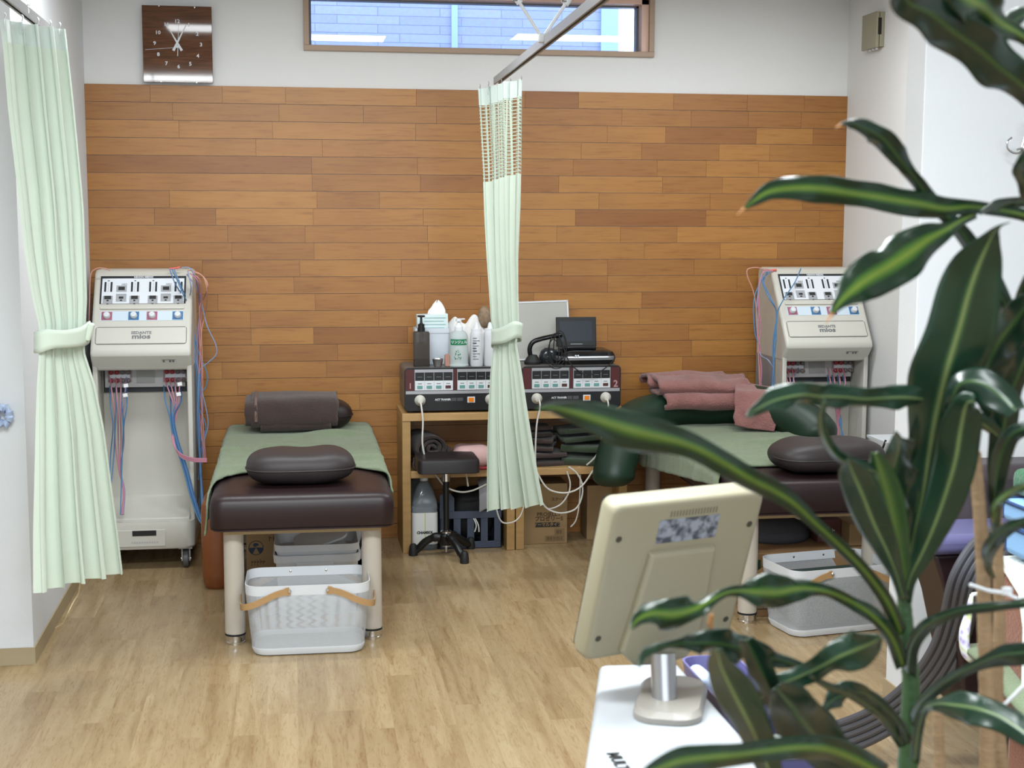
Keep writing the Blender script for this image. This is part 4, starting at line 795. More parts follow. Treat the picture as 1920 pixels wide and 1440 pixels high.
mb = MB(); mb.loft([[Vector((cx_ + a, cy_ + b, z)) for a, b in rrect(.0705, .055, .012, 5)] for z in (ZT + .004, ZT + .036)]); mb.build('liquid', mat('dark_liquid', '2a2630', .2), t)
MB().lathe([(.018, .166), (.018, .182), (.016, .184), (.016, .2), (.008, .203), (.0055, .215), (.0055, .232), (.018, .234), (.018, .242), (0, .243)], (cx_, cy_, ZT), 18).build('pump', BLACK, t)
MB().lathe([(.011, .11), (.011, .165)], (cx_, cy_, ZT), 12).build('pump_tube', BLACK, t)
t = tag(MB().lathe([(0, 0), (.017, 0), (.019, .003), (.026, .034), (.028, .036), (.026, .037), (.024, .034), (.018, .006), (0, .005)], (.682, 6.70, ZT), 28).build('metal_cup', STEEL), 'small round steel cup beside the pump bottle', 'cup')
t = tag(MB().prism([(.728 + a, ZT + .029 + b) for a, b in rrect(.024, .058, .008, 4)], 6.69, 6.72, 'y').build('eraser_block', mat('dusty_pink_block', 'a87e70', .7), bevel=.003), 'small dusty pink block left of the gel bottle', 'block')
FRO = mat('frosted_plastic', 'cdd6d6', .3, trans=.35, ior=1.2); GRN = mat('label_green', '1f7a52', .5)
t = thing('gel_bottle', 'frosted gel bottle with a green katakana label', 'bottle', (.78, 6.70, ZT)); cx_, cy_ = .783, 6.705
bb_ = MB().lathe([(.0, 0), (.046, 0), (.048, .006), (.045, .012), (.045, .024), (.0455, .13), (.043, .148), (.034, .163), (.018, .172), (.0, .173)], (cx_, cy_, ZT), 32).build('bottle_body', FRO, t)
MB().lathe([(.02, .171), (.02, .188), (.013, .197), (.008, .208), (.005, .212), (.014, .214), (.014, .228), (0, .229)], (cx_, cy_, ZT), 20).build('nozzle', CAPW, t); MB().bb(cx_, cx_ + .03, cy_ - .008, cy_ + .008, ZT + .222, ZT + .228).build('nozzle_lip', CAPW, t, bevel=.002)
q = MB(); rad = .0462
def band(q, a0, a1, za, zb, rr_=rad):
    n_ = 10
    return q.grid(lambda u, v: Vector((cx_ + rr_ * math.sin(a0 + (a1 - a0) * u), cy_ - rr_ * math.cos(a0 + (a1 - a0) * u), ZT + za + (zb - za) * v)), n_, 1)
band(q, -1.1, .85, .104, .132).build('green_label', GRN, bb_)
text('リンジェル', .017, WHITE, bb_, (cx_ - .004, cy_ - .0472, ZT + .118), bold=.0004, sx=.9, name='label_text')
q = MB(); rr = random.Random(4)
for k in range(26):
    px_, pz_ = rr.uniform(-.026, .006), rr.uniform(.035, .085); w_ = .006; a = rr.uniform(0, PI)
    if abs(px_ + .012) > (.09 - pz_) * .5: continue
    q.box((cx_ + px_, cy_ - math.sqrt(rad ** 2 - px_ ** 2) - .0006, ZT + pz_), (w_, .0006, .0028), Matrix.Rotation(a, 3, 'Y'))
q.build('leaf_print', GRN, bb_, smooth=0)
def nozzlebottle(x, y, label, printed):
    t = thing('nozzle_bottle', label, 'bottle', (x, y, ZT), 'white nozzle bottles')
    bo = MB().lathe([(0, 0), (.028, 0), (.0305, .006), (.0305, .14), (.0295, .155), (.027, .163), (0, .164)], (x, y, ZT), 28).build('bottle_body', WHITE, t)
    MB().lathe([(.026, .162), (.026, .178), (.013, .181), (.009, .198), (.005, .208), (0, .209)], (x, y, ZT), 20).build('nozzle', CAPW, t)
    if printed:
        q = MB(); rr = random.Random(8)
        for k in range(9):
            z = .135 - .0125 * k; q.bb(x - .022, x - .022 + rr.uniform(.016, .034), y - .0312, y - .0295, ZT + z, ZT + z + (.0045 if k in (2, 4, 5) else .0022))
        q.build('printed_lines', INKB, bo, smooth=0)
nozzlebottle(.868, 6.70, 'white nozzle bottle with dark printing right of the gel bottle', True); nozzlebottle(.934, 6.71, 'plain white nozzle bottle half hidden by the middle curtain', False)
t = thing('brush', 'brown woven brush head in a clear wrap behind the nozzle bottles', 'brush', (.93, 6.9, ZT))
MB().lathe([(0, 0), (.02, .01), (.032, .04), (.033, .065), (.024, .095), (.01, .11), (0, .112)], (.93, 6.88, ZT + .165), 24).build('brush_head', mat('woven_brown', '8a7560', .8, var=.6, vscale=60, bump=1., bscale=160), t, smooth=180)
MB().lathe([(0, 0), (.03, 0), (.034, .06), (.03, .12), (.014, .17), (0, .17)], (.935, 6.89, ZT), 20).build('wrapped_handle', mat('kraft_wrap', 'a3917c', .6, trans=.2, bump=.5), t)
# leaning board
bd = thing('wall_board', 'grey board in a white frame leaning on the wall behind console 2', 'board', (1.2, 6.95, ZT)); Rl = Matrix.Rotation(-.16, 3, 'X') @ Matrix.Rotation(-.03, 3, 'Y'); bc = Vector((1.19, 6.935, ZT + .148))
MB().box(bc, (.34, .008, .29), Rl).build('board_panel', mat('board_grey', 'a8a6a0', .4, var=.06, vscale=6), bd, smooth=0)
q = MB(); [q.box(bc + Rl @ Vector((a, 0, b)), (c_, .013, d_), Rl) for a, b, c_, d_ in ((0, .142, .35, .008), (0, -.142, .35, .008), (-.171, 0, .008, .29), (.171, 0, .008, .29))]; q.build('board_frame', WHITE, bd, smooth=0)
# portable disc player with screen on a black machine
GB = mat('gloss_black', '0d0e11', .12); SCR = mat('dead_screen', '2c3038', .2); SBAND = mat('silver_band', '8f9196', .3, .6)
t = thing('black_device', 'rounded black device with a silver band carrying the small screen', 'device', (1.41, 6.8, ZT))
rs = [[Vector((1.41 + a, 6.80 + b, ZT + z)) for a, b in rrect(w_, d_, .045, 6)] for w_, d_, z in ((.27, .2, 0), (.285, .21, .012), (.285, .21, .022))]; MB().loft(rs).build('device_base', GB, t)
rs = [[Vector((1.41 + a, 6.80 + b, ZT + z)) for a, b in rrect(w_, d_, .048, 6)] for w_, d_, z in ((.293, .218, .022), (.295, .22, .034), (.285, .212, .04))]; MB().loft(rs).build('silver_band', SBAND, t)
rs = [[Vector((1.41 + a, 6.80 + b, ZT + z)) for a, b in rrect(w_, d_, .045, 6)] for w_, d_, z in ((.28, .205, .04), (.27, .195, .058), (.22, .16, .068))]; MB().loft(rs).build('device_top', GB, t)
for k in range(2): MB().bb(1.345 + k * .012, 1.353 + k * .012, 6.6895, 6.691, ZT + .041, ZT + .048).build('white_mark', WHITE, t, smooth=0)
t = thing('portable_screen', 'small black flip-up screen standing on the rounded black device', 'screen', (1.375, 6.8, ZT + .07)); Rs = Matrix.Rotation(-.12, 3, 'X')
MB().bb(1.29, 1.46, 6.735, 6.84, ZT + .069, ZT + .084).build('player_body', GB, t, bevel=.004)
MB().box((1.375, 6.815, ZT + .15), (.2, .014, .145), Rs).build('screen_case', BLACK, t, bevel=.003); MB().box(Vector((1.375, 6.815, ZT + .15)) + Rs @ Vector((-.002, -.0075, .003)), (.163, .001, .1), Rs).build('screen_glass', SCR, t, smooth=0)
MB().box(Vector((1.375, 6.815, ZT + .15)) + Rs @ Vector((0, -.0078, -.06)), (.06, .001, .003), Rs).build('label_strip', SBAND, t, smooth=0)
t = thing('handset', 'black curved massager handle standing beside the coiled black cord', 'massager', (1.14, 6.76, ZT))
hp = smoothpath([(1.145, 6.76, ZT + .02), (1.135, 6.76, ZT + .07), (1.15, 6.76, ZT + .105), (1.19, 6.755, ZT + .122), (1.25, 6.75, ZT + .135), (1.29, 6.75, ZT + .14)], 6); MB().tube(hp, .0145, 14, flat=.8).build('handle', GB, t)
MB().lathe([(0, 0), (.04, 0), (.042, .012), (.03, .03), (.02, .045), (0, .046)], (1.15, 6.76, ZT), 22).build('head', BLACKM, t)
o = MB().lathe([(0, 0), (.04, 0), (.05, .03), (.04, .06), (.02, .075), (0, .076)], (1.235, 6.79, ZT), 24, sy=.8).build('clear_bag', mat('smoky_film', '3c4146', .15, trans=.5, bump=.6, bscale=60), None, smooth=180); tag(o, 'crinkled smoky plastic bag beneath the black handle', 'bag')
t = thing('coiled_cord', 'thin black cord coiled between the black handle and the small screen', 'cord', (1.28, 6.72, ZT))
for k, (cxp, cyp, rx, ry) in enumerate(((1042, 655, 12, 30), (1046, 650, 16, 26), (1038, 660, 10, 24), (1050, 652, 12, 32))):
    MB().tube([at(cxp + rx * math.cos(a * PI / 12), cyp + ry * math.sin(a * PI / 12), Y=6.675 + .006 * k) for a in range(25)], .0026, 6).build('coil', BLACKM, t)
MB().tube(smoothpath([at(x, y, Y=6.635) for x, y in ((1046, 625), (1056, 650), (1066, 676), (1080, 692), (1100, 702), (1122, 698), (1140, 686), (1152, 672), (1150, 662))], 6), .0028, 6).build('loose_cord', BLACKM, t)
MB().tube(smoothpath([at(x, y, Y=6.64) for x, y in ((1025, 676), (1036, 690), (1050, 690), (1062, 682))], 6), .002, 6).build('loose_cord', BLACKM, t)

# ------------------------------------------------------------------ curtains and rails
HEAD = mat('curtain_heading_white', 'c6d2cc', .6, trans=.1); NET = pattern_alpha('curtain_net', 'b4c0b0', (30, 62), .24, .8)
def curtain(tabL, tabR, yA, yB, rows, N, amp, cuts, root, seed, width=1.3):
    """rows: ((rowA_top,rowB_top),(rowA_bot,rowB_bot)); yA,yB: depth of both ends by v"""
    def P(s, v):
        ra = rows[0][0] + (rows[1][0] - rows[0][0]) * v; rb = rows[0][1] + (rows[1][1] - rows[0][1]) * v
        A = at(interp(tabL, ra), ra, Y=interp(yA, v)); B = at(interp(tabR, rb), rb, Y=interp(yB, v))
        D = B - A; L_ = D.length; Dn = D.normalized(); Nn = Vector((Dn.y, -Dn.x, 0)).normalized()
        wob = .35 * noise.noise(Vector((s * 4, v * 1.6, seed))); ph = 2 * PI * (N * s) + wob * 2.2
        am = interp(amp, v); am *= .65 + .6 * abs(noise.noise(Vector((s * 3.1 + seed, v * 1.2, 1))) + .35)
        edge = min(1, s * 8, (1 - s) * 8) ** .5
        return A + D * s + Nn * am * math.sin(ph) * (.4 + .6 * edge) + Dn * (.20 * L_ / N) * math.sin(2 * ph + .6) * edge + Nn * am * .25 * math.sin(2.3 * ph + seed)
    out = []
    for (nm, m_, v0, v1) in cuts:
        nv = max(6, int(90 * (v1 - v0))); nu = int(26 * N)
        mb = MB(); mb.grid(lambda u, v: P(u, v0 + (v1 - v0) * v), nu, nv, uvf=lambda u, v: (u * width, (v0 + (v1 - v0) * v) * 1.9)); out.append(mb.build(nm, m_, root, smooth=180))
    return P
lc = thing('curtain', 'pale green curtain tied back beside the left wall corner', 'curtain', (-.75, 4.8, .35), 'pale green cubicle curtains')
TL = [(30, -4), (100, 4), (200, 12), (300, 24), (480, 46), (560, 60), (610, 72), (660, 73), (720, 68), (800, 65), (1000, 60), (1120, 60)]
TR_ = [(30, 118), (60, 122), (200, 138), (400, 158), (500, 163), (560, 165), (610, 162), (660, 160), (720, 180), (800, 196), (1000, 222), (1070, 230)]
P = curtain(TL, TR_, [(0, 4.62), (.55, 4.72), (1, 4.66)], [(0, 4.98), (.55, 4.85), (1, 5.05)], ((35, 56), (1112, 1072)), 4.6, [(0, .026), (.3, .028), (.52, .012), (.57, .010), (.75, .028), (1, .04)], [('heading_tape', HEAD, 0, .04), ('cloth', CURT, .04, 1)], lc, 1.0, 1.6)
def tieback(P, v0, v1, root, pad=.012, dp=.05, tilt=.0):
    mb = MB(); n_ = 40
    def ring(v, k):
        A, B = P(0, v), P(1, v); C_ = (A + B) / 2; D = (B - A); L_ = D.length / 2 + pad; Dn = D.normalized(); Nn = Vector((Dn.y, -Dn.x, 0)).normalized()
        out = []
        for j in range(n_):
            a = 2 * PI * j / n_; c_, s_ = math.cos(a), math.sin(a)
            out.append(C_ + Dn * L_ * math.copysign(abs(c_) ** .8, c_) + Nn * dp * math.copysign(abs(s_) ** .8, s_) + Vector((0, 0, tilt * c_ + .006 * math.sin(3 * a + k))))
        return out
    mb.loft([ring(v0 + (v1 - v0) * k / 4, k * .3) for k in range(5)], caps=False); return mb.build('tieback', CURT, root, smooth=180, solid=.004)
tieback(P, .542, .577, lc, .008, .045, .004)
q = MB(); B_ = P(1, .545); q.box(B_ + Vector((.016, -.03, -.02)), (.02, .035, .06), Matrix.Rotation(.3, 3, 'Y')); q.build('tie_end', CURT, lc, bevel=.006)
mc = thing('curtain', 'pale green curtain with a net top tied back in the middle of the alcove', 'curtain', (.93, 5.95, .35), 'pale green cubicle curtains')
TL2 = [(165, 905), (320, 914), (480, 918), (600, 923), (625, 928), (645, 928), (700, 923), (760, 921), (850, 918), (955, 916)]
TR2 = [(147, 979), (320, 976), (480, 972), (600, 974), (625, 972), (645, 970), (700, 980), (760, 989), (850, 1003), (945, 1020)]
P2 = curtain(TL2, TR2, [(0, 6.3), (.5, 6.1), (1, 6.05)], [(0, 5.82), (.5, 5.9), (1, 5.92)], ((167, 148), (957, 946)), 4.3, [(0, .028), (.3, .028), (.57, .016), (.62, .016), (.8, .04), (1, .05)], [('heading_tape', HEAD, 0, .04), ('net_top', NET, .04, .222), ('cloth', CURT, .222, 1)], mc, 5.0, 1.1)
tieback(P2, .572, .612, mc, .008, .036, .0)
def rail(name, label, a, b, cat='curtain rail'):
    t = thing(name, label, cat, a); a, b = P3(a), P3(b); d = (b - a).normalized(); s = Vector((0, 0, 1)).cross(d)
    mb = MB(); mb.loft([[p + s * x + Vector((0, 0, z)) for x, z in ((-.012, .018), (.012, .018), (.012, -.014), (.005, -.014), (.005, -.010), (.009, -.010), (.009, .012), (-.009, .012), (-.009, -.010), (-.005, -.010), (-.005, -.014), (-.012, -.014))] for p in (a, b)]); mb.build('track', ALU, t, smooth=0)
    return t
r1 = rail('curtain_rail', 'silver ceiling-hung rail above the middle curtain', (.925, 6.45, 2.205), (.79, 1.0, 2.205)); r2 = rail('curtain_rail', 'silver rail above the left curtain', (-.835, 5.5, 2.245), (-.80, 1.0, 2.245))
for o in (r1, r2): o['group'] = 'silver curtain rails'
vp_ = at(1017, 72, Z=2.215)
for sx in (-1, 1):
    tp = vp_ + Vector((sx * .33, 0, 2.7 - vp_.z)); md = vp_ + (tp - vp_) * .26
    b_ = MB().cyl(vp_, md, .006, n=10).build('brace', WHITE, r1); MB().cyl(md, tp, .0095, n=12).build('brace', WHITE, r1); MB().cyl(md - (tp - vp_).normalized() * .012, md + (tp - vp_).normalized() * .012, .012, n=12).build('brace_joint', WHITE, r1)
    MB().cyl(md + Vector((-.004, -.008, 0)), md + Vector((-.022, -.012, 0)), .004, n=8).build('thumb_screw', STEEL, r1)
MB().box(vp_ + Vector((0, 0, .0)), (.03, .03, .03)).build('rail_clamp', WHITE, r1, bevel=.006)
hg = at(53, 24, Y=4.83); ch = MB()
for k in range(22):
    z = hg.z + .012 + .021 * k; c_ = Vector((hg.x, hg.y, z))
    if z < 2.69: ch.tube([c_ + (Vector((math.cos(a * PI / 6) * .006, 0, math.sin(a * PI / 6) * .013)) if k % 2 else Vector((0, math.cos(a * PI / 6) * .006, math.sin(a * PI / 6) * .013))) for a in range(13)], .002, 6)
ch.build('hanging_chain', STEEL, r2)
for P_, root, n_, sgn in ((P, lc, 5, 1), (P2, mc, 5, 1)):
    for k in range(n_):
        p = P_((k + .35) / n_, .004); mb = MB(); mb.tube(smoothpath([p + Vector((0, 0, -.03)), p + Vector((0, -.004, .004)), p + Vector((.003, 0, .02)), p + Vector((0, 0, .028))], 4), .0016, 6); mb.build('hook', STEEL, root)
# pull cord under the left curtain
o = MB().tube(smoothpath([at(x, y, Y=Yy) for x, y, Yy in ((150, 1085, 4.86), (148, 1110, 4.92), (138, 1128, 4.93), (128, 1148, 4.9), (118, 1168, 4.95), (104, 1177, 5.0))], 7), .0022, 6).build('pull_cord', mat('cream_cord', 'cdb995', .7), lc)
# pale blue scrunchie-like tie on the left wall
o = MB().tube([Vector((-1.005 + .022 * math.cos(a * PI / 14), 5.125, .905 + .03 * math.sin(a * PI / 14) + .006 * math.sin(a * 2.1))) for a in range(29)], [.012 + .004 * math.sin(a * 1.7) for a in range(29)], 10).build('fabric_tie', mat('pale_blue_cotton', 'a9b9d6', .8, bump=.6, bscale=90, var=.15)); tag(o, 'pale blue gathered fabric loop on the left wall', 'fabric loop')
MB().bb(-1.01, -1.0, 5.12, 5.152, .93, .936).build('wall_pin', STEEL, o)

# ------------------------------------------------------------------ wall clock, intercom box, hooks
ck = thing('wall_clock', 'square brown wall clock with white numerals on the upper left wall', 'clock', (-.511, 6.98, 2.397)); C0 = Vector((-.511, 6.95, 2.397))
MB().box((C0.x, 6.975, C0.z), (.31, .045, .345)).build('case', mat('clock_case_brown', '2c201b', .4), ck, bevel=.002)
m, n, L, b = nodes('clock_walnut_face', .12); tc = n.new('ShaderNodeTexCoord'); mp = n.new('ShaderNodeMapping'); mp.inputs['Scale'].default_value = (2, 1, 28); L.new(tc.outputs['Object'], mp.inputs[0]); nz = n.new('ShaderNodeTexNoise'); nz.inputs['Scale'].default_value = 4; L.new(mp.outputs[0], nz.inputs['Vector']); r_ = ramp(n, [(.3, '4a2f1f'), (.7, '66422c')]); L.new(nz.outputs['Fac'], r_.inputs[0]); L.new(r_.outputs[0], b.inputs['Base Color']); b.inputs['Specular IOR Level'].default_value = .35; b.inputs['Roughness'].default_value = .05
fc = MB().box((C0.x, 6.951, C0.z), (.318, .004, .352)).build('dial', m, ck, bevel=.001)
cc = at(333, 88, Y=6.949)
pos12 = ((354, 47), (370, 64), (377, 84), (371, 105), (357, 120), (335, 125), (312, 119), (297, 102), (290, 81), (296, 61), (312, 46), (332, 40))
for k, (x, y) in enumerate(pos12): p = at(x, y, Y=6.9485); text(str(k + 1), .023, WHITE, fc, p, name='numeral', bold=.0006, sx=1.1)
def hand(nm, x0_, y0_, x1_, y1_, w0, w1, Y):
    a, b = at(x0_, y0_, Y=Y), at(x1_, y1_, Y=Y); d = (b - a).normalized(); s = Vector((d.z, 0, -d.x)); MB().add([a - s * w0, a + s * w0, b + s * w1, b - s * w1] + [q_ + Vector((0, .0008, 0)) for q_ in (a - s * w0, a + s * w0, b + s * w1, b - s * w1)], [[0, 1, 2, 3], [7, 6, 5, 4], [0, 4, 5, 1], [1, 5, 6, 2], [2, 6, 7, 3], [3, 7, 4, 0]]).build(nm, WHITE, ck, smooth=0)
hand('hour_hand', 341, 95, 317, 54, .006, .0015, 6.9465); hand('minute_hand', 325, 95, 349, 46, .006, .0012, 6.9455); hand('second_hand', 334, 89, 272, 93, .0009, .0006, 6.9445); hand('alarm_hand', 333, 105, 335, 41, .0016, .0006, 6.947)
MB().lathe([(0, 0), (.005, 0), (.005, .005), (0, .005)], cc + Vector((0, -.001, 0)), 14, axis=Matrix.Rotation(PI / 2, 3, 'X')).build('hub', WHITE, ck)
for x, y in ((298, 11), (365, 14), (302, 153), (369, 155)): p = at(x, y, Y=6.948); MB().box(p, (.005, .006, .006)).build('glass_clip', STEEL, ck, smooth=0)
yf_, yn_ = at(1616, 60, X=2.765).y, at(1643, 60, X=2.765).y
ic = thing('intercom_box', 'beige plastic box mounted high on the right alcove wall', 'wall box', (2.79, yn_, 2.45)); zt_, zb_ = at(1643, 21, X=2.765).z, at(1643, 88, X=2.765).z
MB().bb(2.765, 2.78, yn_, yf_, zb_, zt_).build('cover', CREAM, ic, bevel=.002); MB().bb(2.783, 2.8065, yn_ - .002, yf_ - .004, zb_ + .003, zt_ - .002).build('back_plate', CREAM, ic, bevel=.002)
MB().bb(2.774, 2.79, yn_ - .0025, yn_ + .001, zb_ + .06, zt_ - .03).build('dark_slot', BLACK, ic, smooth=0)
for k in range(3): MB().bb(2.775, 2.785, yn_ + .02 + .04 * k, yn_ + .03 + .04 * k, zb_ - .008, zb_).build('bottom_tab', WHITE, ic, smooth=0)
hk = thing('wall_hook', 'chrome double hook near the top right edge of the photograph', 'hook', (2.27, 4.24, 1.8))
for pts in (((1897, 258), (1889, 266), (1889, 278), (1898, 286), (1909, 287), (1918, 281), (1922, 272)), ((1916, 275), (1920, 262), (1925, 245), (1928, 232)), ((1906, 281), (1914, 279), (1921, 285), (1926, 290))):
    MB().tube(smoothpath([at(x, y, Y=4.19) for x, y in pts], 6), .0036, 10).build('hook_wire', CHROME, hk)
MB().cyl(at(1928, 232, Y=4.19), at(1930, 232, Y=4.252), .006, n=12).build('hook_stem', CHROME, hk); MB().cyl(at(1932, 270, Y=4.19), at(1928, 232, Y=4.19), .004, n=8).build('hook_wire', CHROME, hk)
# little wall shelf in the gap beside the right bed
ws = thing('wall_ledge', 'small white ledge with a black cord in the gap right of the right machine', 'ledge', (2.78, 6.0, .64)); a = at(1642, 815, Y=5.95); MB().bb(a.x, 2.806, 5.8, 6.05, .612, .622).build('ledge_board', WHITE, ws, smooth=0); MB().bb(a.x - .002, 2.806, 5.797, 5.8, .605, .614).build('ledge_edge', BLACK, ws, smooth=0)
MB().tube(smoothpath([at(1661, 825, Y=5.85), at(1656, 838, Y=5.85), at(1650, 852, Y=5.86), at(1648, 870, Y=5.86)], 5), .005, 8).build('cord', BLACK, ws)
o = MB().bb(2.74, 2.80, 5.95, 6.0, .622, .85).build('power_tower', BLACK, None, bevel=.003); tag(o, 'narrow black upright box in the gap between alcove wall and partition', 'box')

# ------------------------------------------------------------------ cart with the computer monitor
mo = thing('monitor', 'beige monitor seen from behind on a grey stand in the foreground', 'monitor', (.68, 2.49, .705))
th_, ti_ = .3228, .3271; U = Vector((math.cos(th_), math.sin(th_), 0)); V = Vector((math.sin(th_) * math.sin(ti_), -math.cos(th_) * math.sin(ti_), math.cos(ti_))); Nn = U.cross(V)
MBs = Vector((.523, 2.5, .78)); q3 = lambda a, b, c: MBs + U * a + V * b + Nn * c
def slab(mb, a0, a1, b0, b1, r, cs, cap=True): return mb.loft([[q3((a0 + a1) / 2 + x, (b0 + b1) / 2 + y, c) for x, y in rrect((a1 - a0) - 2 * i, (b1 - b0) - 2 * i, r, 5)] for c, i in cs], caps=cap)
slab(MB(), 0, .331, 0, .33, .018, [(-.052, .012), (-.046, .002), (-.03, -.002), (-.008, 0), (-.002, .004), (0, .012)]).build('monitor_shell', CREAM, mo, smooth=50)
slab(MB(), .004, .327, .004, .326, .01, [(-.0545, .006), (-.051, 0)]).build('screen_glass', SCR, mo)
MB().loft([[q3(x, y, c) for x, y in ((.092 - i, .228 + i), (.235 + i, .228 + i), (.243 + i, .1), (.246 + i, .02), (.225, -.018 - i), (.17, -.026 - i), (.11, -.018 - i), (.07 - i, .02), (.08 - i, .1))] for c, i in ((-.03, 0), (.010, 0), (.015, -.005))]).build('rear_housing', CREAM, mo, smooth=30, bevel=.003)
for k in range(16): MB().box(q3(.125 + .0066 * k, .303, .0002), (.003, .001, .012), Matrix((U, Nn, V)).transposed()).build('vent_slot', mat('vent_shadow', '6f6a5a', .8), mo, smooth=0)
m, n, L, b = nodes('rating_sticker', .4); tc = n.new('ShaderNodeTexCoord'); nz = n.new('ShaderNodeTexNoise'); nz.inputs['Scale'].default_value = 55; nz.inputs['Detail'].default_value = 3; L.new(tc.outputs['Object'], nz.inputs['Vector']); r_ = ramp(n, [(.42, '3e4452'), (.6, '8f95a2')]); L.new(nz.outputs['Fac'], r_.inputs[0]); L.new(r_.outputs[0], b.inputs['Base Color'])
slab(MB(), .103, .235, .243, .292, .002, [(.0, 0), (.0006, 0)]).build('rating_sticker', m, mo, smooth=0)
for a_, b_ in ((.022, .262), (.309, .262), (.022, .05), (.309, .05)): MB().lathe([(.0, .0), (.006, .0002), (.0065, .0005), (.0, .0006)], q3(a_, b_, 0), 14, axis=Matrix((U, V, Nn)).transposed()).build('screw_recess', mat('recess_dark', '3e3a30', .7), mo)
MB().cyl((.668, 2.455, .70), (.668, 2.475, .80), .0235, n=24).build('stand_pole', STEEL, mo)
R = Matrix.Rotation(-.35, 3, 'Z'); MB().loft([[Vector((.685, 2.475, z)) + R @ Vector((a, b, 0)) for a, b in rrect(.125 * s, .235 * s, .045, 7)] for z, s in ((.703, 1), (.713, 1), (.722, .9))]).build('stand_foot', mat('warm_grey_plastic', '8a857e', .4), mo)
ca = thing('equipment_cart', 'white cart with a lilac side tray under the beige monitor', 'cart', (.6, 2.35, 0))
ctop = [(.605, 2.73), (.765, 2.72), (.772, 1.92), (.39, 1.92)]
mb = MB(); cen = Vector((.62, 2.3, 0))
def ctr(z, k, dz=0): return [Vector((cen.x + (x - cen.x) * k, cen.y + (y - cen.y) * k, z)) for x, y in ctop]
mb.loft([ctr(.09, .95), ctr(.3, 1.0), ctr(.69, 1.0), ctr(.702, .985)]); mb.build('cart_body', mat('cart_white', 'a4a8ac', .35), ca, bevel=.014, bseg=4)
_a, _b = at(1146, 1410, Z=.703), at(1170, 1444, Z=.703); _d = (_b - _a).normalized(); text('MULTI', .03, INK, ca, _a + _d * .045, _d, (-_d.y, _d.x, 0), bold=.0008)
for x, y in ((.62, 2.62), (.72, 2.62), (.5, 2.05), (.72, 2.05)): MB().lathe([(0, 0), (.03, .005), (.035, .035), (.03, .06), (.01, .075), (.01, .1), (0, .1)], (x, y, 0), 16, sx=.5).build('castor', mat('castor_grey', '5a5a5c', .5), ca)
PUR = mat('lilac_plastic', '5f5c8c', .35); DPUR = mat('deep_violet_plastic', '34335e', .35)
tr = MB(); tx0, tx1, ty0, ty1 = .776, .90, 2.18, 2.76
tr.loft([[Vector((.838 + a, 2.47 + b, z)) for a, b in rrect(w_, d_, .03, 5)] for w_, d_, z in ((.09, .53, .60), (.12, .575, .70), (.112, .567, .70), (.085, .52, .61))]); tro = tr.build('side_tray', PUR, ca)
MB().bb(.79, .885, 2.50, 2.506, .606, .69).build('divider', PUR, tro, bevel=.002); MB().bb(.80, .875, 2.34, 2.50, .606, .612).build('tray_mat', DPUR, tro, smooth=0)
t = tag(MB().tube([(.80, 2.71, .68), (.815, 2.56, .675)], [.018, .02], 16).build('squeeze_bottle', mat('pale_blue_plastic', 'b9cbe6', .3), bevel=.004), 'pale blue squeeze bottle lying in the lilac tray', 'bottle')
t = tag(MB().box((.85, 2.27, .675), (.04, .15, .022), Matrix.Rotation(.3, 3, 'Z')).build('remote_control', mat('grey_green_plastic', '6e7470', .4), bevel=.008), 'grey remote control lying in the near end of the lilac tray', 'remote')
t = tag(gathered((.86, 2.36, .615), .08, .07, .08, 9), 'small crumpled white tissue in the lilac tray', 'tissue')

# ------------------------------------------------------------------ seats and hoses on the right
tc_ = thing('treatment_chair', 'lilac-armed treatment chair with dark brown padding beside the right wall', 'chair', (2.0, 3.65, 0))
a0 = at(1752, 1000, Y=3.5); a1 = at(1758, 985, Y=3.75)
MB().bb(a0.x - .01, 2.35, 3.5, 3.72, .70, .755).build('armrest', mat('lilac_pad', '615f86', .4), tc_, bevel=.022, bseg=5)
MB().prism([(a0.x + .01, .70), (a0.x + .06, .56), (a0.x + .1, .4), (a0.x + .12, .25), (2.3, .25), (2.3, .70)], 3.52, 3.70, 'y').build('side_panel', LEATHER, tc_, bevel=.01)
MB().bb(1.87, 2.4, 3.72, 3.9, .3, .90).build('backrest', mat('plum_brown_vinyl', '3c3438', .45, bump=.1), tc_, bevel=.04, bseg=5)
MB().bb(2.0, 2.3, 3.5, 3.8, 0, .26).build('pedestal', BLACKM, tc_, bevel=.02)
ho = thing('hose_bundle', 'bundle of dark grey ribbed air hoses curving down to the floor', 'hoses', (1.8, 3.7, 0)); HG = mat('hose_grey', '4a4a50', .45)
hpath = [(1880, 1010, 3.46), (1842, 1040, 3.44), (1812, 1090, 3.44), (1795, 1160, 3.5), (1775, 1220, 3.55), (1740, 1275, 3.62), (1690, 1325, 3.7), (1640, 1357, 3.78), (1590, 1378, 3.86), (1540, 1392, 3.92), (1480, 1404, 3.96)]
for k in range(5):
    off = (k - 2) * 13; pts = []
    for i, (x, y, Yy) in enumerate(hpath):
        x2, y2, _ = hpath[min(i + 1, len(hpath) - 1)]; x1_, y1_, _ = hpath[max(i - 1, 0)]; dx, dy = x2 - x1_, y2 - y1_; l_ = math.hypot(dx, dy)
        p = at(x - dy / l_ * off, y + dx / l_ * off, Y=Yy + .004 * k); p.z = max(p.z, .012); pts.append(p)
    MB().tube(smoothpath(pts, 10), .0115, 10).build('hose', HG, ho)
ac = thing('armchair', 'rust-brown upholstered chair with a white cover at the right edge', 'chair', (1.9, 3.0, 0)); RUST = fabric('rust_upholstery', '7a4428', .9, .6, 200, .1)
MB().bb(1.663, 1.78, 2.72, 3.107, .38, .772).build('side_panel', RUST, ac, bevel=.035, bseg=5)
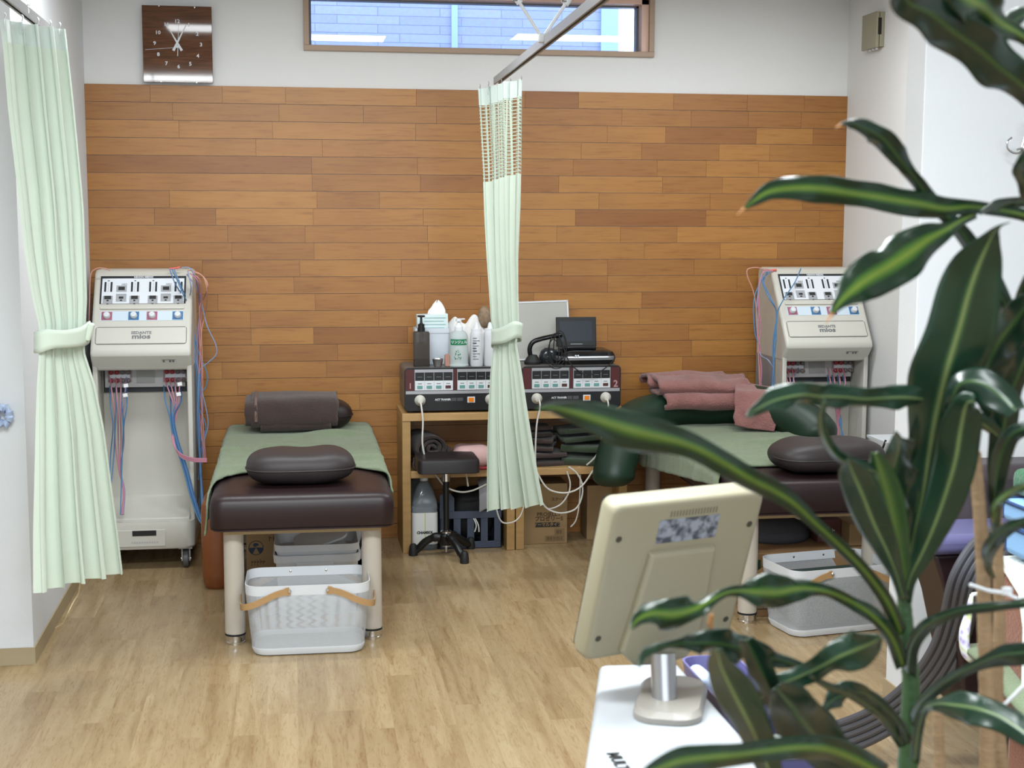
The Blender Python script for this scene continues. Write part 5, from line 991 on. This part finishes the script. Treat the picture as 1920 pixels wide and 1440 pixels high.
MB().bb(1.72, 2.2, 2.72, 3.15, .2, .46).build('seat', RUST, ac, bevel=.03); [MB().cyl((x, y, 0), (x, y, .24), .02, n=12).build('leg', BLACKM, ac) for x in (1.77, 2.15) for y in (2.78, 3.1)]
CV = fabric('white_towelling', 'dfe6df', .9, .7, 160, .05)
q = MB(); q.loft([[Vector((x, y, z)) for y, z in ((2.68, .45), (2.965, .45), (2.975, .66), (3.0, .73), (3.06, .762), (3.118, .782), (3.118, .796), (2.68, .796))] for x in (1.655, 1.80)]); q.build('white_cover', CV, ac, bevel=.006)
NV = mat('navy_piping', '25406e', .6)
for (z0, z1, lb, sd) in ((.808, .882, 'light blue cushion with navy piping on top of the rust-brown chair', 2), (.888, .942, 'upper light blue cushion with navy piping stacked on the lower one', 5)):
    cu = thing('cushion', lb, 'cushion', (1.9, 2.98, z0), 'light blue cushions on the rust chair'); xo = .0 if sd == 2 else -.01
    MB().bb(1.667 + xo, 2.13, 2.8, 3.10, z0, z1).build('cushion_pad', mat('sky_blue_cotton', '7fa6cf', .8, bump=.3, bscale=120), cu, bevel=.018, bseg=4)
    pp = [(1.898 + a + xo, 2.95 + b_, z1 - .004) for a, b_ in rrect(.466, .31, .03, 5)]; pp.append(pp[0]); MB().tube(pp, .0045, 8).build('piping', NV, cu); MB().cyl((1.669 + xo, 3.085, z0 + .01), (1.669 + xo, 3.085, z1 - .004), .004, n=8).build('piping', NV, cu)
o = MB().bb(1.69, 2.1, 2.86, 3.12, .946, 1.01).build('green_cushion', fabric('emerald_pile', '1f5a38', .95, .8, 150, .2), None, bevel=.02, bseg=4); tag(o, 'dark emerald pile cushion on top of the light blue cushions', 'cushion')
o = strip_cloth([(2.62, .26), (2.63, .36), (2.66, .43), (2.75, .475), (2.95, .52), (3.08, .555), (3.16, .56)], .0, .4, GREENT, 'lap_towel', None, .012, .008, 5, o0=(1.60, 0, .0)); tag(o, 'sage green towel draped over the seat of the rust-brown chair', 'towel')
m, n, L, b = nodes('floral_cotton', .85); tc = n.new('ShaderNodeTexCoord'); vo = n.new('ShaderNodeTexVoronoi'); vo.inputs['Scale'].default_value = 38; L.new(tc.outputs['Object'], vo.inputs['Vector']); r_ = ramp(n, [(0, '8f83c9'), (.25, 'c8c3dd'), (.45, 'dfe2e6'), (.8, 'b9c48e')]); L.new(vo.outputs['Distance'], r_.inputs[0]); L.new(r_.outputs[0], b.inputs['Base Color'])
fl = MB().tube(smoothpath([at(x, y, Y=3.14) for x, y in ((1822, 1115), (1816, 1150), (1808, 1190), (1812, 1225), (1830, 1235), (1850, 1200))], 8), [.006 + .012 * min(1, i / 14) for i in range(41)], 12, flat=.6).build('floral_cloth', m, None, smooth=180); tag(fl, 'floral cotton cloth hanging from the side of the rust-brown chair', 'cloth')
wb_ = MB().tube([at(1872, 1108, Y=3.13), at(1822, 1115, Y=3.14)], .005, 8).build('cloth_loop', CV, fl)

# ------------------------------------------------------------------ the tall dracaena in the foreground
def leaf_mat(name, dark, mid, lime, w0, rough=.27):
    m, n, L, b = nodes(name, rough); uv = n.new('ShaderNodeUVMap'); sp = n.new('ShaderNodeSeparateXYZ'); L.new(uv.outputs[0], sp.inputs[0])
    r_ = ramp(n, [(0, dark), (max(.02, .5 - w0 * 1.9), dark), (.5 - w0, mid), (.5, lime), (.5 + w0, mid), (min(.98, .5 + w0 * 1.9), dark), (1, dark)]); L.new(sp.outputs[0], r_.inputs[0])
    tc = n.new('ShaderNodeTexCoord'); nz = n.new('ShaderNodeTexNoise'); nz.inputs['Scale'].default_value = 22; L.new(tc.outputs['Object'], nz.inputs['Vector']); mx = n.new('ShaderNodeMix'); mx.data_type = 'RGBA'; mx.blend_type = 'MULTIPLY'; mx.inputs[0].default_value = .35
    L.new(r_.outputs[0], mx.inputs[6]); L.new(nz.outputs['Fac'], mx.inputs[7]); L.new(mx.outputs[2], b.inputs['Base Color']); b.inputs['Specular IOR Level'].default_value = .55
    out = n['Material Output']; tr = n.new('ShaderNodeBsdfTranslucent'); L.new(mx.outputs[2], tr.inputs[0]); ms = n.new('ShaderNodeMixShader'); ms.inputs[0].default_value = .12; L.new(b.outputs[0], ms.inputs[1]); L.new(tr.outputs[0], ms.inputs[2]); L.new(ms.outputs[0], out.inputs[0]); return m
LD = leaf_mat('leaf_dark', '172f22', '25452a', '45602e', .05); LL = leaf_mat('leaf_lime_stripe', '162e1b', '3b5e22', '6a7c30', .11); LPl = leaf_mat('leaf_pale_stripe', '1e3a29', '345638', '87995f', .05); LG_ = leaf_mat('leaf_bright', '284f28', '42682c', '73894a', .14)
STEM = mat('green_stem', '2f4a2c', .4, var=.15, vscale=20); CANE = mat('dracaena_cane', '8a7154', .75, var=.3, vscale=30, bump=.8, bscale=90, stretch=(1, 1, 3)); TIP = mat('dry_leaf_tip', '9a6b3c', .8)
plant = thing('potted_dracaena', 'tall variegated dracaena with wavy leaves filling the right foreground', 'plant', (.93, 1.72, 0))
def leaf(pts, m_, Ya, Yb, twist=0., fold=.25, wave=.10, wf=9, seed=0, cup=0., tip=False):
    """pts: (px, py, half width px) tip first; Ya tip depth, Yb base depth"""
    c = [Vector((x, y, h)) for x, y, h in pts]; sm = smoothpath(c, 6); n_ = len(sm) - 1; nw = 10; ctr_, hw = [], []
    for i, p in enumerate(sm):
        t_ = i / n_; Yy = Ya + (Yb - Ya) * t_; ctr_.append(at(p.x, p.y, Y=Yy)); hw.append(max(.15, p.z) * Yy / F * 1.03)
    mb = MB(); G = []
    for i in range(n_ + 1):
        tg = (ctr_[min(i + 1, n_)] - ctr_[max(i - 1, 0)]).normalized(); view = (ctr_[i] - Vector((0, 0, H))).normalized(); wd = tg.cross(view).normalized()
        tw_ = twist[0] + (twist[1] - twist[0]) * i / n_ if isinstance(twist, tuple) else twist
        wd = Matrix.Rotation(tw_, 3, tg) @ wd; nn = wd.cross(tg).normalized(); G.append((ctr_[i], wd, nn, hw[i] / max(.35, math.cos(tw_))))
    ln = sum((ctr_[i + 1] - ctr_[i]).length for i in range(n_))
    def fn(u, v):
        i = min(n_, int(round(v * n_))); c_, wd, nn, h = G[i]; a = 2 * u - 1
        s_ = 1 if a > 0 else -1; wv = 1.9 * wave * h * 2 * math.sin(v * wf * PI + seed + 1.3 * s_) * abs(a) ** 2
        h = h * (1 + .9 * wave * math.sin(v * wf * PI * 1.1 + seed * 2 + 1.9 * s_) + .25 * wave * 4 * noise.noise(Vector((v * wf * 1.6, seed + 3 * s_, 0))))
        return c_ + wd * a * h * (1 - .12 * abs(fold)) + nn * (fold * h * abs(a) + wv - cup * h * a * a)
    mb.grid(fn, nw, n_, uvf=lambda u, v: (u, v)); o = mb.build('leaf', m_, plant, smooth=180, solid=.0011)
    if tip: MB().tube([ctr_[0] + (ctr_[0] - ctr_[2]).normalized() * .014, ctr_[0], ctr_[2]], [.0004, .0012, .0018], 6).build('dry_tip', TIP, o)
    return o
leaf([(1688, -22, 12), (1706, 6, 30), (1747, 27, 40), (1789, 60, 44), (1831, 90, 44), (1872, 125, 44), (1914, 158, 36), (1960, 205, 26), (2010, 262, 18)], LD, 1.35, 1.6, .15, .2, .10, 6, 1)
leaf([(1770, -60, 20), (1802, -12, 34), (1840, 12, 36), (1872, 40, 26), (1920, 70, 13), (1980, 120, 9)], LL, 1.38, 1.55, -.2, .2, .12, 5, 2)
leaf([(1760, -40, 20), (1800, 20, 26), (1850, 60, 26), (1890, 45, 18), (1930, 20, 10)], LD, 1.45, 1.6, .5, .3, .1, 5, 5)
leaf([(1572, 237, 1), (1585, 230, 4), (1605, 234, 11), (1632, 246, 16), (1658, 262, 22), (1682, 292, 20), (1702, 318, 14), (1720, 342, 13), (1745, 375, 14), (1790, 420, 15), (1830, 475, 17), (1868, 535, 17), (1893, 600, 14), (1898, 660, 12), (1882, 720, 11), (1872, 770, 12)], LD, 1.5, 1.74, .1, .35, .12, 11, 0, tip=True)
leaf([(1390, 396, 1), (1411, 378, 8), (1442, 360, 17), (1490, 353, 23), (1542, 354, 27), (1600, 363, 25), (1660, 372, 26), (1724, 382, 26), (1771, 391, 20), (1817, 388, 14), (1865, 392, 12), (1925, 405, 12), (1980, 430, 14)], LL, 1.5, 1.7, .0, .12, .10, 7, 1, tip=True)
leaf([(1838, 400, 3), (1860, 388, 8), (1900, 380, 11), (1940, 378, 10)], LD, 1.6, 1.7, .6, .2, .1, 4, 1)
leaf([(1555, 596, 1), (1574, 568, 13), (1600, 543, 30), (1632, 520, 42), (1668, 498, 45), (1705, 474, 43), (1742, 448, 32), (1775, 430, 17), (1800, 415, 11), (1830, 400, 10)], LL, 1.48, 1.66, .0, .14, .08, 6, 3, tip=True)
leaf([(1893, 417, 1), (1872, 426, 4), (1858, 447, 18), (1838, 490, 44), (1818, 545, 60), (1800, 610, 66), (1782, 670, 68), (1766, 730, 66), (1752, 790, 56), (1742, 850, 44), (1730, 930, 30), (1712, 1010, 18), (1700, 1080, 12)], LPl, 1.5, 1.74, .05, .2, .05, 6, 2)
leaf([(1935, 560, 16), (1905, 600, 36), (1875, 640, 42), (1850, 690, 40), (1850, 740, 24), (1865, 790, 12)], LD, 1.56, 1.74, .2, .2, .08, 5, 4)
leaf([(1399, 782, 1), (1417, 768, 12), (1455, 750, 20), (1502, 740, 24), (1540, 743, 23), (1580, 744, 21), (1620, 748, 21), (1660, 746, 21), (1700, 745, 22), (1750, 752, 18), (1800, 770, 15), (1850, 800, 14), (1885, 830, 12)], LPl, 1.46, 1.74, .35, .25, .13, 9, 1)
leaf([(1005, 766, 1), (1035, 764, 9), (1075, 773, 20), (1120, 787, 30), (1170, 803, 37), (1220, 816, 36), (1270, 828, 28), (1315, 845, 24), (1360, 870, 24), (1410, 900, 21), (1450, 920, 21), (1490, 945, 17), (1530, 982, 13), (1580, 1028, 13), (1625, 1075, 13), (1665, 1130, 14), (1690, 1190, 13)], LL, 1.25, 1.74, .0, .18, .06, 8, 1)
leaf([(1545, 752, 6), (1539, 780, 8), (1544, 815, 9), (1562, 848, 11), (1590, 868, 12), (1625, 880, 11), (1660, 890, 10), (1690, 905, 8)], LPl, 1.5, 1.66, .5, .5, .05, 5, 2)
leaf([(1590, 862, 4), (1600, 890, 28), (1618, 930, 36), (1640, 985, 34), (1664, 1035, 24), (1682, 1080, 14), (1694, 1125, 11)], LPl, 1.55, 1.72, .1, .25, .03, 5, 1)
leaf([(1640, 850, 8), (1652, 890, 26), (1668, 950, 30), (1680, 1010, 26), (1690, 1060, 18), (1697, 1120, 12)], LG_, 1.6, 1.73, .2, .3, .03, 4, 1)
leaf([(1745, 760, 22), (1742, 810, 36), (1735, 870, 38), (1722, 940, 32), (1712, 1000, 22), (1702, 1060, 14), (1698, 1120, 12)], LD, 1.66, 1.75, -.2, .3, .04, 5, 3)
leaf([(1690, 820, 16), (1684, 850, 28), (1676, 900, 30), (1680, 960, 22), (1690, 1030, 13)], LD, 1.58, 1.72, .6, .4, .1, 5, 6)
leaf([(1826, 752, 10), (1812, 758, 26), (1802, 800, 40), (1792, 860, 42), (1775, 920, 40), (1752, 985, 32), (1728, 1040, 22), (1706, 1085, 14), (1698, 1130, 12)], LPl, 1.56, 1.73, .05, .25, .03, 5, 2)
leaf([(1905, 770, 20), (1880, 745, 34), (1840, 718, 34), (1800, 720, 26), (1785, 760, 20), (1790, 800, 14)], LD, 1.54, 1.62, .3, .35, .06, 4, 1)
leaf([(1183, 1180, 1), (1196, 1162, 12), (1225, 1150, 24), (1262, 1152, 30), (1298, 1144, 24), (1325, 1130, 12), (1360, 1112, 9), (1390, 1108, 14), (1420, 1110, 26), (1455, 1112, 32), (1490, 1104, 24), (1520, 1104, 15), (1560, 1112, 12), (1600, 1130, 13), (1640, 1158, 14), (1675, 1200, 15), (1695, 1250, 14)], LL, 1.42, 1.74, .0, .2, .16, 11, 2)
leaf([(1198, 1250, 2), (1206, 1230, 8), (1228, 1216, 8), (1262, 1208, 9), (1300, 1206, 16), (1338, 1206, 28), (1375, 1212, 28), (1410, 1222, 24), (1448, 1234, 16), (1490, 1246, 9), (1530, 1262, 8)], LD, 1.42, 1.66, .2, .25, .18, 9, 1)
leaf([(1652, 1196, 4), (1634, 1206, 24), (1605, 1218, 36), (1572, 1232, 32), (1535, 1252, 22), (1495, 1270, 20), (1455, 1286, 18), (1430, 1305, 14), (1415, 1345, 8), (1408, 1385, 6)], LPl, 1.45, 1.62, -.15, .25, .12, 7, 3)
leaf([(1345, 1218, 8), (1352, 1250, 26), (1370, 1290, 38), (1392, 1332, 40), (1412, 1372, 36), (1430, 1415, 30), (1448, 1460, 22)], LPl, 1.36, 1.5, .35, .3, .03, 4, 1)
leaf([(1400, 1200, 14), (1420, 1240, 26), (1438, 1280, 24), (1452, 1320, 18), (1470, 1380, 14)], LD, 1.5, 1.58, .1, .3, .05, 4, 2)
leaf([(1455, 1290, 14), (1480, 1320, 44), (1510, 1360, 52), (1545, 1400, 50), (1590, 1445, 40)], LD, 1.46, 1.6, .1, .2, .05, 4, 5)
leaf([(1195, 1462, 4), (1225, 1446, 18), (1275, 1428, 26), (1330, 1420, 26), (1385, 1415, 22), (1440, 1408, 22), (1495, 1402, 24), (1550, 1405, 26), (1605, 1425, 28), (1660, 1455, 24)], LL, 1.2, 1.55, .1, .2, .06, 6, 1)
leaf([(1545, 1330, 6), (1562, 1312, 16), (1592, 1300, 20), (1622, 1300, 14), (1652, 1322, 9), (1690, 1360, 9), (1704, 1395, 10)], LD, 1.56, 1.7, .4, .3, .15, 5, 3)
leaf([(1520, 1268, 5), (1555, 1288, 8), (1590, 1300, 10), (1625, 1320, 11), (1662, 1352, 12), (1695, 1400, 12)], LD, 1.52, 1.72, .2, .4, .05, 5, 3)
leaf([(1960, 1122, 12), (1900, 1132, 10), (1860, 1136, 10), (1810, 1142, 11), (1765, 1156, 12), (1730, 1178, 14), (1708, 1215, 14), (1702, 1270, 14)], LD, 1.5, 1.74, .4, .5, .03, 5, 1)
leaf([(1980, 1215, 22), (1930, 1222, 24), (1880, 1228, 22), (1840, 1242, 14), (1800, 1262, 11), (1760, 1288, 12), (1728, 1318, 13), (1708, 1365, 14)], LD, 1.45, 1.74, .3, .4, .04, 5, 2)
leaf([(1990, 1410, 14), (1950, 1392, 20), (1910, 1366, 26), (1872, 1342, 30), (1830, 1328, 34), (1790, 1322, 28), (1756, 1320, 14), (1735, 1330, 9), (1722, 1370, 9), (1714, 1430, 9)], LPl, 1.4, 1.7, .25, .3, .08, 6, 2)
leaf([(1960, 968, 10), (1920, 978, 10), (1890, 990, 13), (1866, 1010, 16), (1852, 1036, 14), (1852, 1062, 8), (1862, 1085, 6)], LD, 1.54, 1.72, .3, .4, .05, 5, 2)
leaf([(1960, 900, 8), (1918, 912, 8), (1890, 926, 9), (1866, 948, 8), (1862, 980, 7)], LG_, 1.58, 1.72, .4, .4, .05, 4, 2)
leaf([(1975, 785, 14), (1930, 800, 15), (1898, 815, 16), (1878, 850, 20), (1868, 900, 18), (1865, 950, 12), (1866, 1000, 8)], LD, 1.6, 1.74, .3, .3, .05, 4, 2)
leaf([(1935, 640, 14), (1915, 690, 20), (1895, 740, 24), (1882, 800, 26), (1872, 860, 20), (1868, 930, 12)], LD, 1.66, 1.76, -.3, .3, .05, 4, 2)
leaf([(1925, 290, 14), (1912, 318, 13), (1920, 345, 14), (1930, 380, 10)], LD, 1.5, 1.6, .2, .2, .1, 4, 2)
leaf([(1925, 520, 6), (1912, 560, 10), (1905, 620, 10), (1895, 700, 9), (1885, 760, 9)], LD, 1.6, 1.72, .2, .4, .03, 4, 2)
def stalk(pts, Y, rpx, m_, nm, n_=14):
    sp_ = smoothpath([at(x, y, Y=Y) for x, y in pts], 10); k_ = len(sp_); base = sp_[-1].copy()
    ext = [base + Vector((0, 0, -z)) for z in (.1, .2, .3, .42)]; full = sp_ + [e for e in ext if e.z > .36] + [Vector((base.x, base.y, .36))]
    rr = random.Random(int(pts[0][0])); rs = []
    for i in range(len(full)): t_ = i / len(full); r0 = (rpx[0] + (rpx[1] - rpx[0]) * t_) * Y / F; rs.append(r0 * (1 + (.07 if i % 3 == 0 else 0) * rr.uniform(.5, 1)))
    return MB().tube(full, rs, n_).build(nm, m_, plant, smooth=60)
stalk([(1694, 1100), (1697, 1150), (1702, 1210), (1708, 1280), (1706, 1350), (1702, 1440)], 1.745, (13, 22), STEM, 'green_shoot')
c1_ = stalk([(1828, 850), (1832, 900), (1837, 960), (1843, 1060), (1846, 1160), (1849, 1260), (1852, 1350), (1852, 1440)], 1.72, (12, 17), CANE, 'cane')
MB().tube([at(1828, 846, Y=1.72), at(1828, 853, Y=1.72)], 11 * 1.72 / F, 14).build('sawn_top', mat('cut_wood', '8a6f52', .8), c1_)
stalk([(1882, 740), (1880, 800), (1872, 880), (1868, 960), (1872, 1060), (1874, 1160), (1870, 1260), (1872, 1350), (1880, 1440)], 1.76, (10, 13), CANE, 'cane')
stalk([(1757, 1306), (1757, 1340), (1760, 1390), (1762, 1440)], 1.78, (9, 13), CANE, 'cane');
for (xa, ya, xb, yb, Y_) in ((1818, 1096, 1885, 1112, 1.70), (1885, 1112, 1935, 1130, 1.69)): MB().tube([at(xa, ya, Y=Y_), at((xa + xb) / 2, (ya + yb) / 2 + 3, Y=Y_ - .008), at(xb, yb, Y=Y_)], .0042, 8, flat=.6).build('cable_tie', WHITE, plant)
MB().box(at(1888, 1108, Y=1.69), (.011, .008, .009)).build('tie_lock', WHITE, plant); MB().tube([at(1868, 1336, Y=1.70), at(1895, 1310, Y=1.69), at(1930, 1275, Y=1.68)], .0042, 8, flat=.6).build('cable_tie', WHITE, plant)
MB().tube([at(1335, 1152, Y=1.55), at(1331, 1168, Y=1.55), at(1336, 1185, Y=1.55)], [.003, .0036, .001], 8).build('dry_tip', TIP, plant)
ps_ = Vector((.93, 1.75, 0)); MB().lathe([(0, 0), (.13, 0), (.17, .34), (.18, .35), (.18, .38), (.165, .38), (.155, .35), (.15, .34), (0, .34)], ps_, 32).build('pot', mat('pot_white_ceramic', 'd8d5cf', .3), plant); MB().lathe([(0, .34), (.152, .345), (0, .37)], ps_, 24).build('soil', mat('dark_soil', '35291f', .95, bump=1., bscale=80), plant)
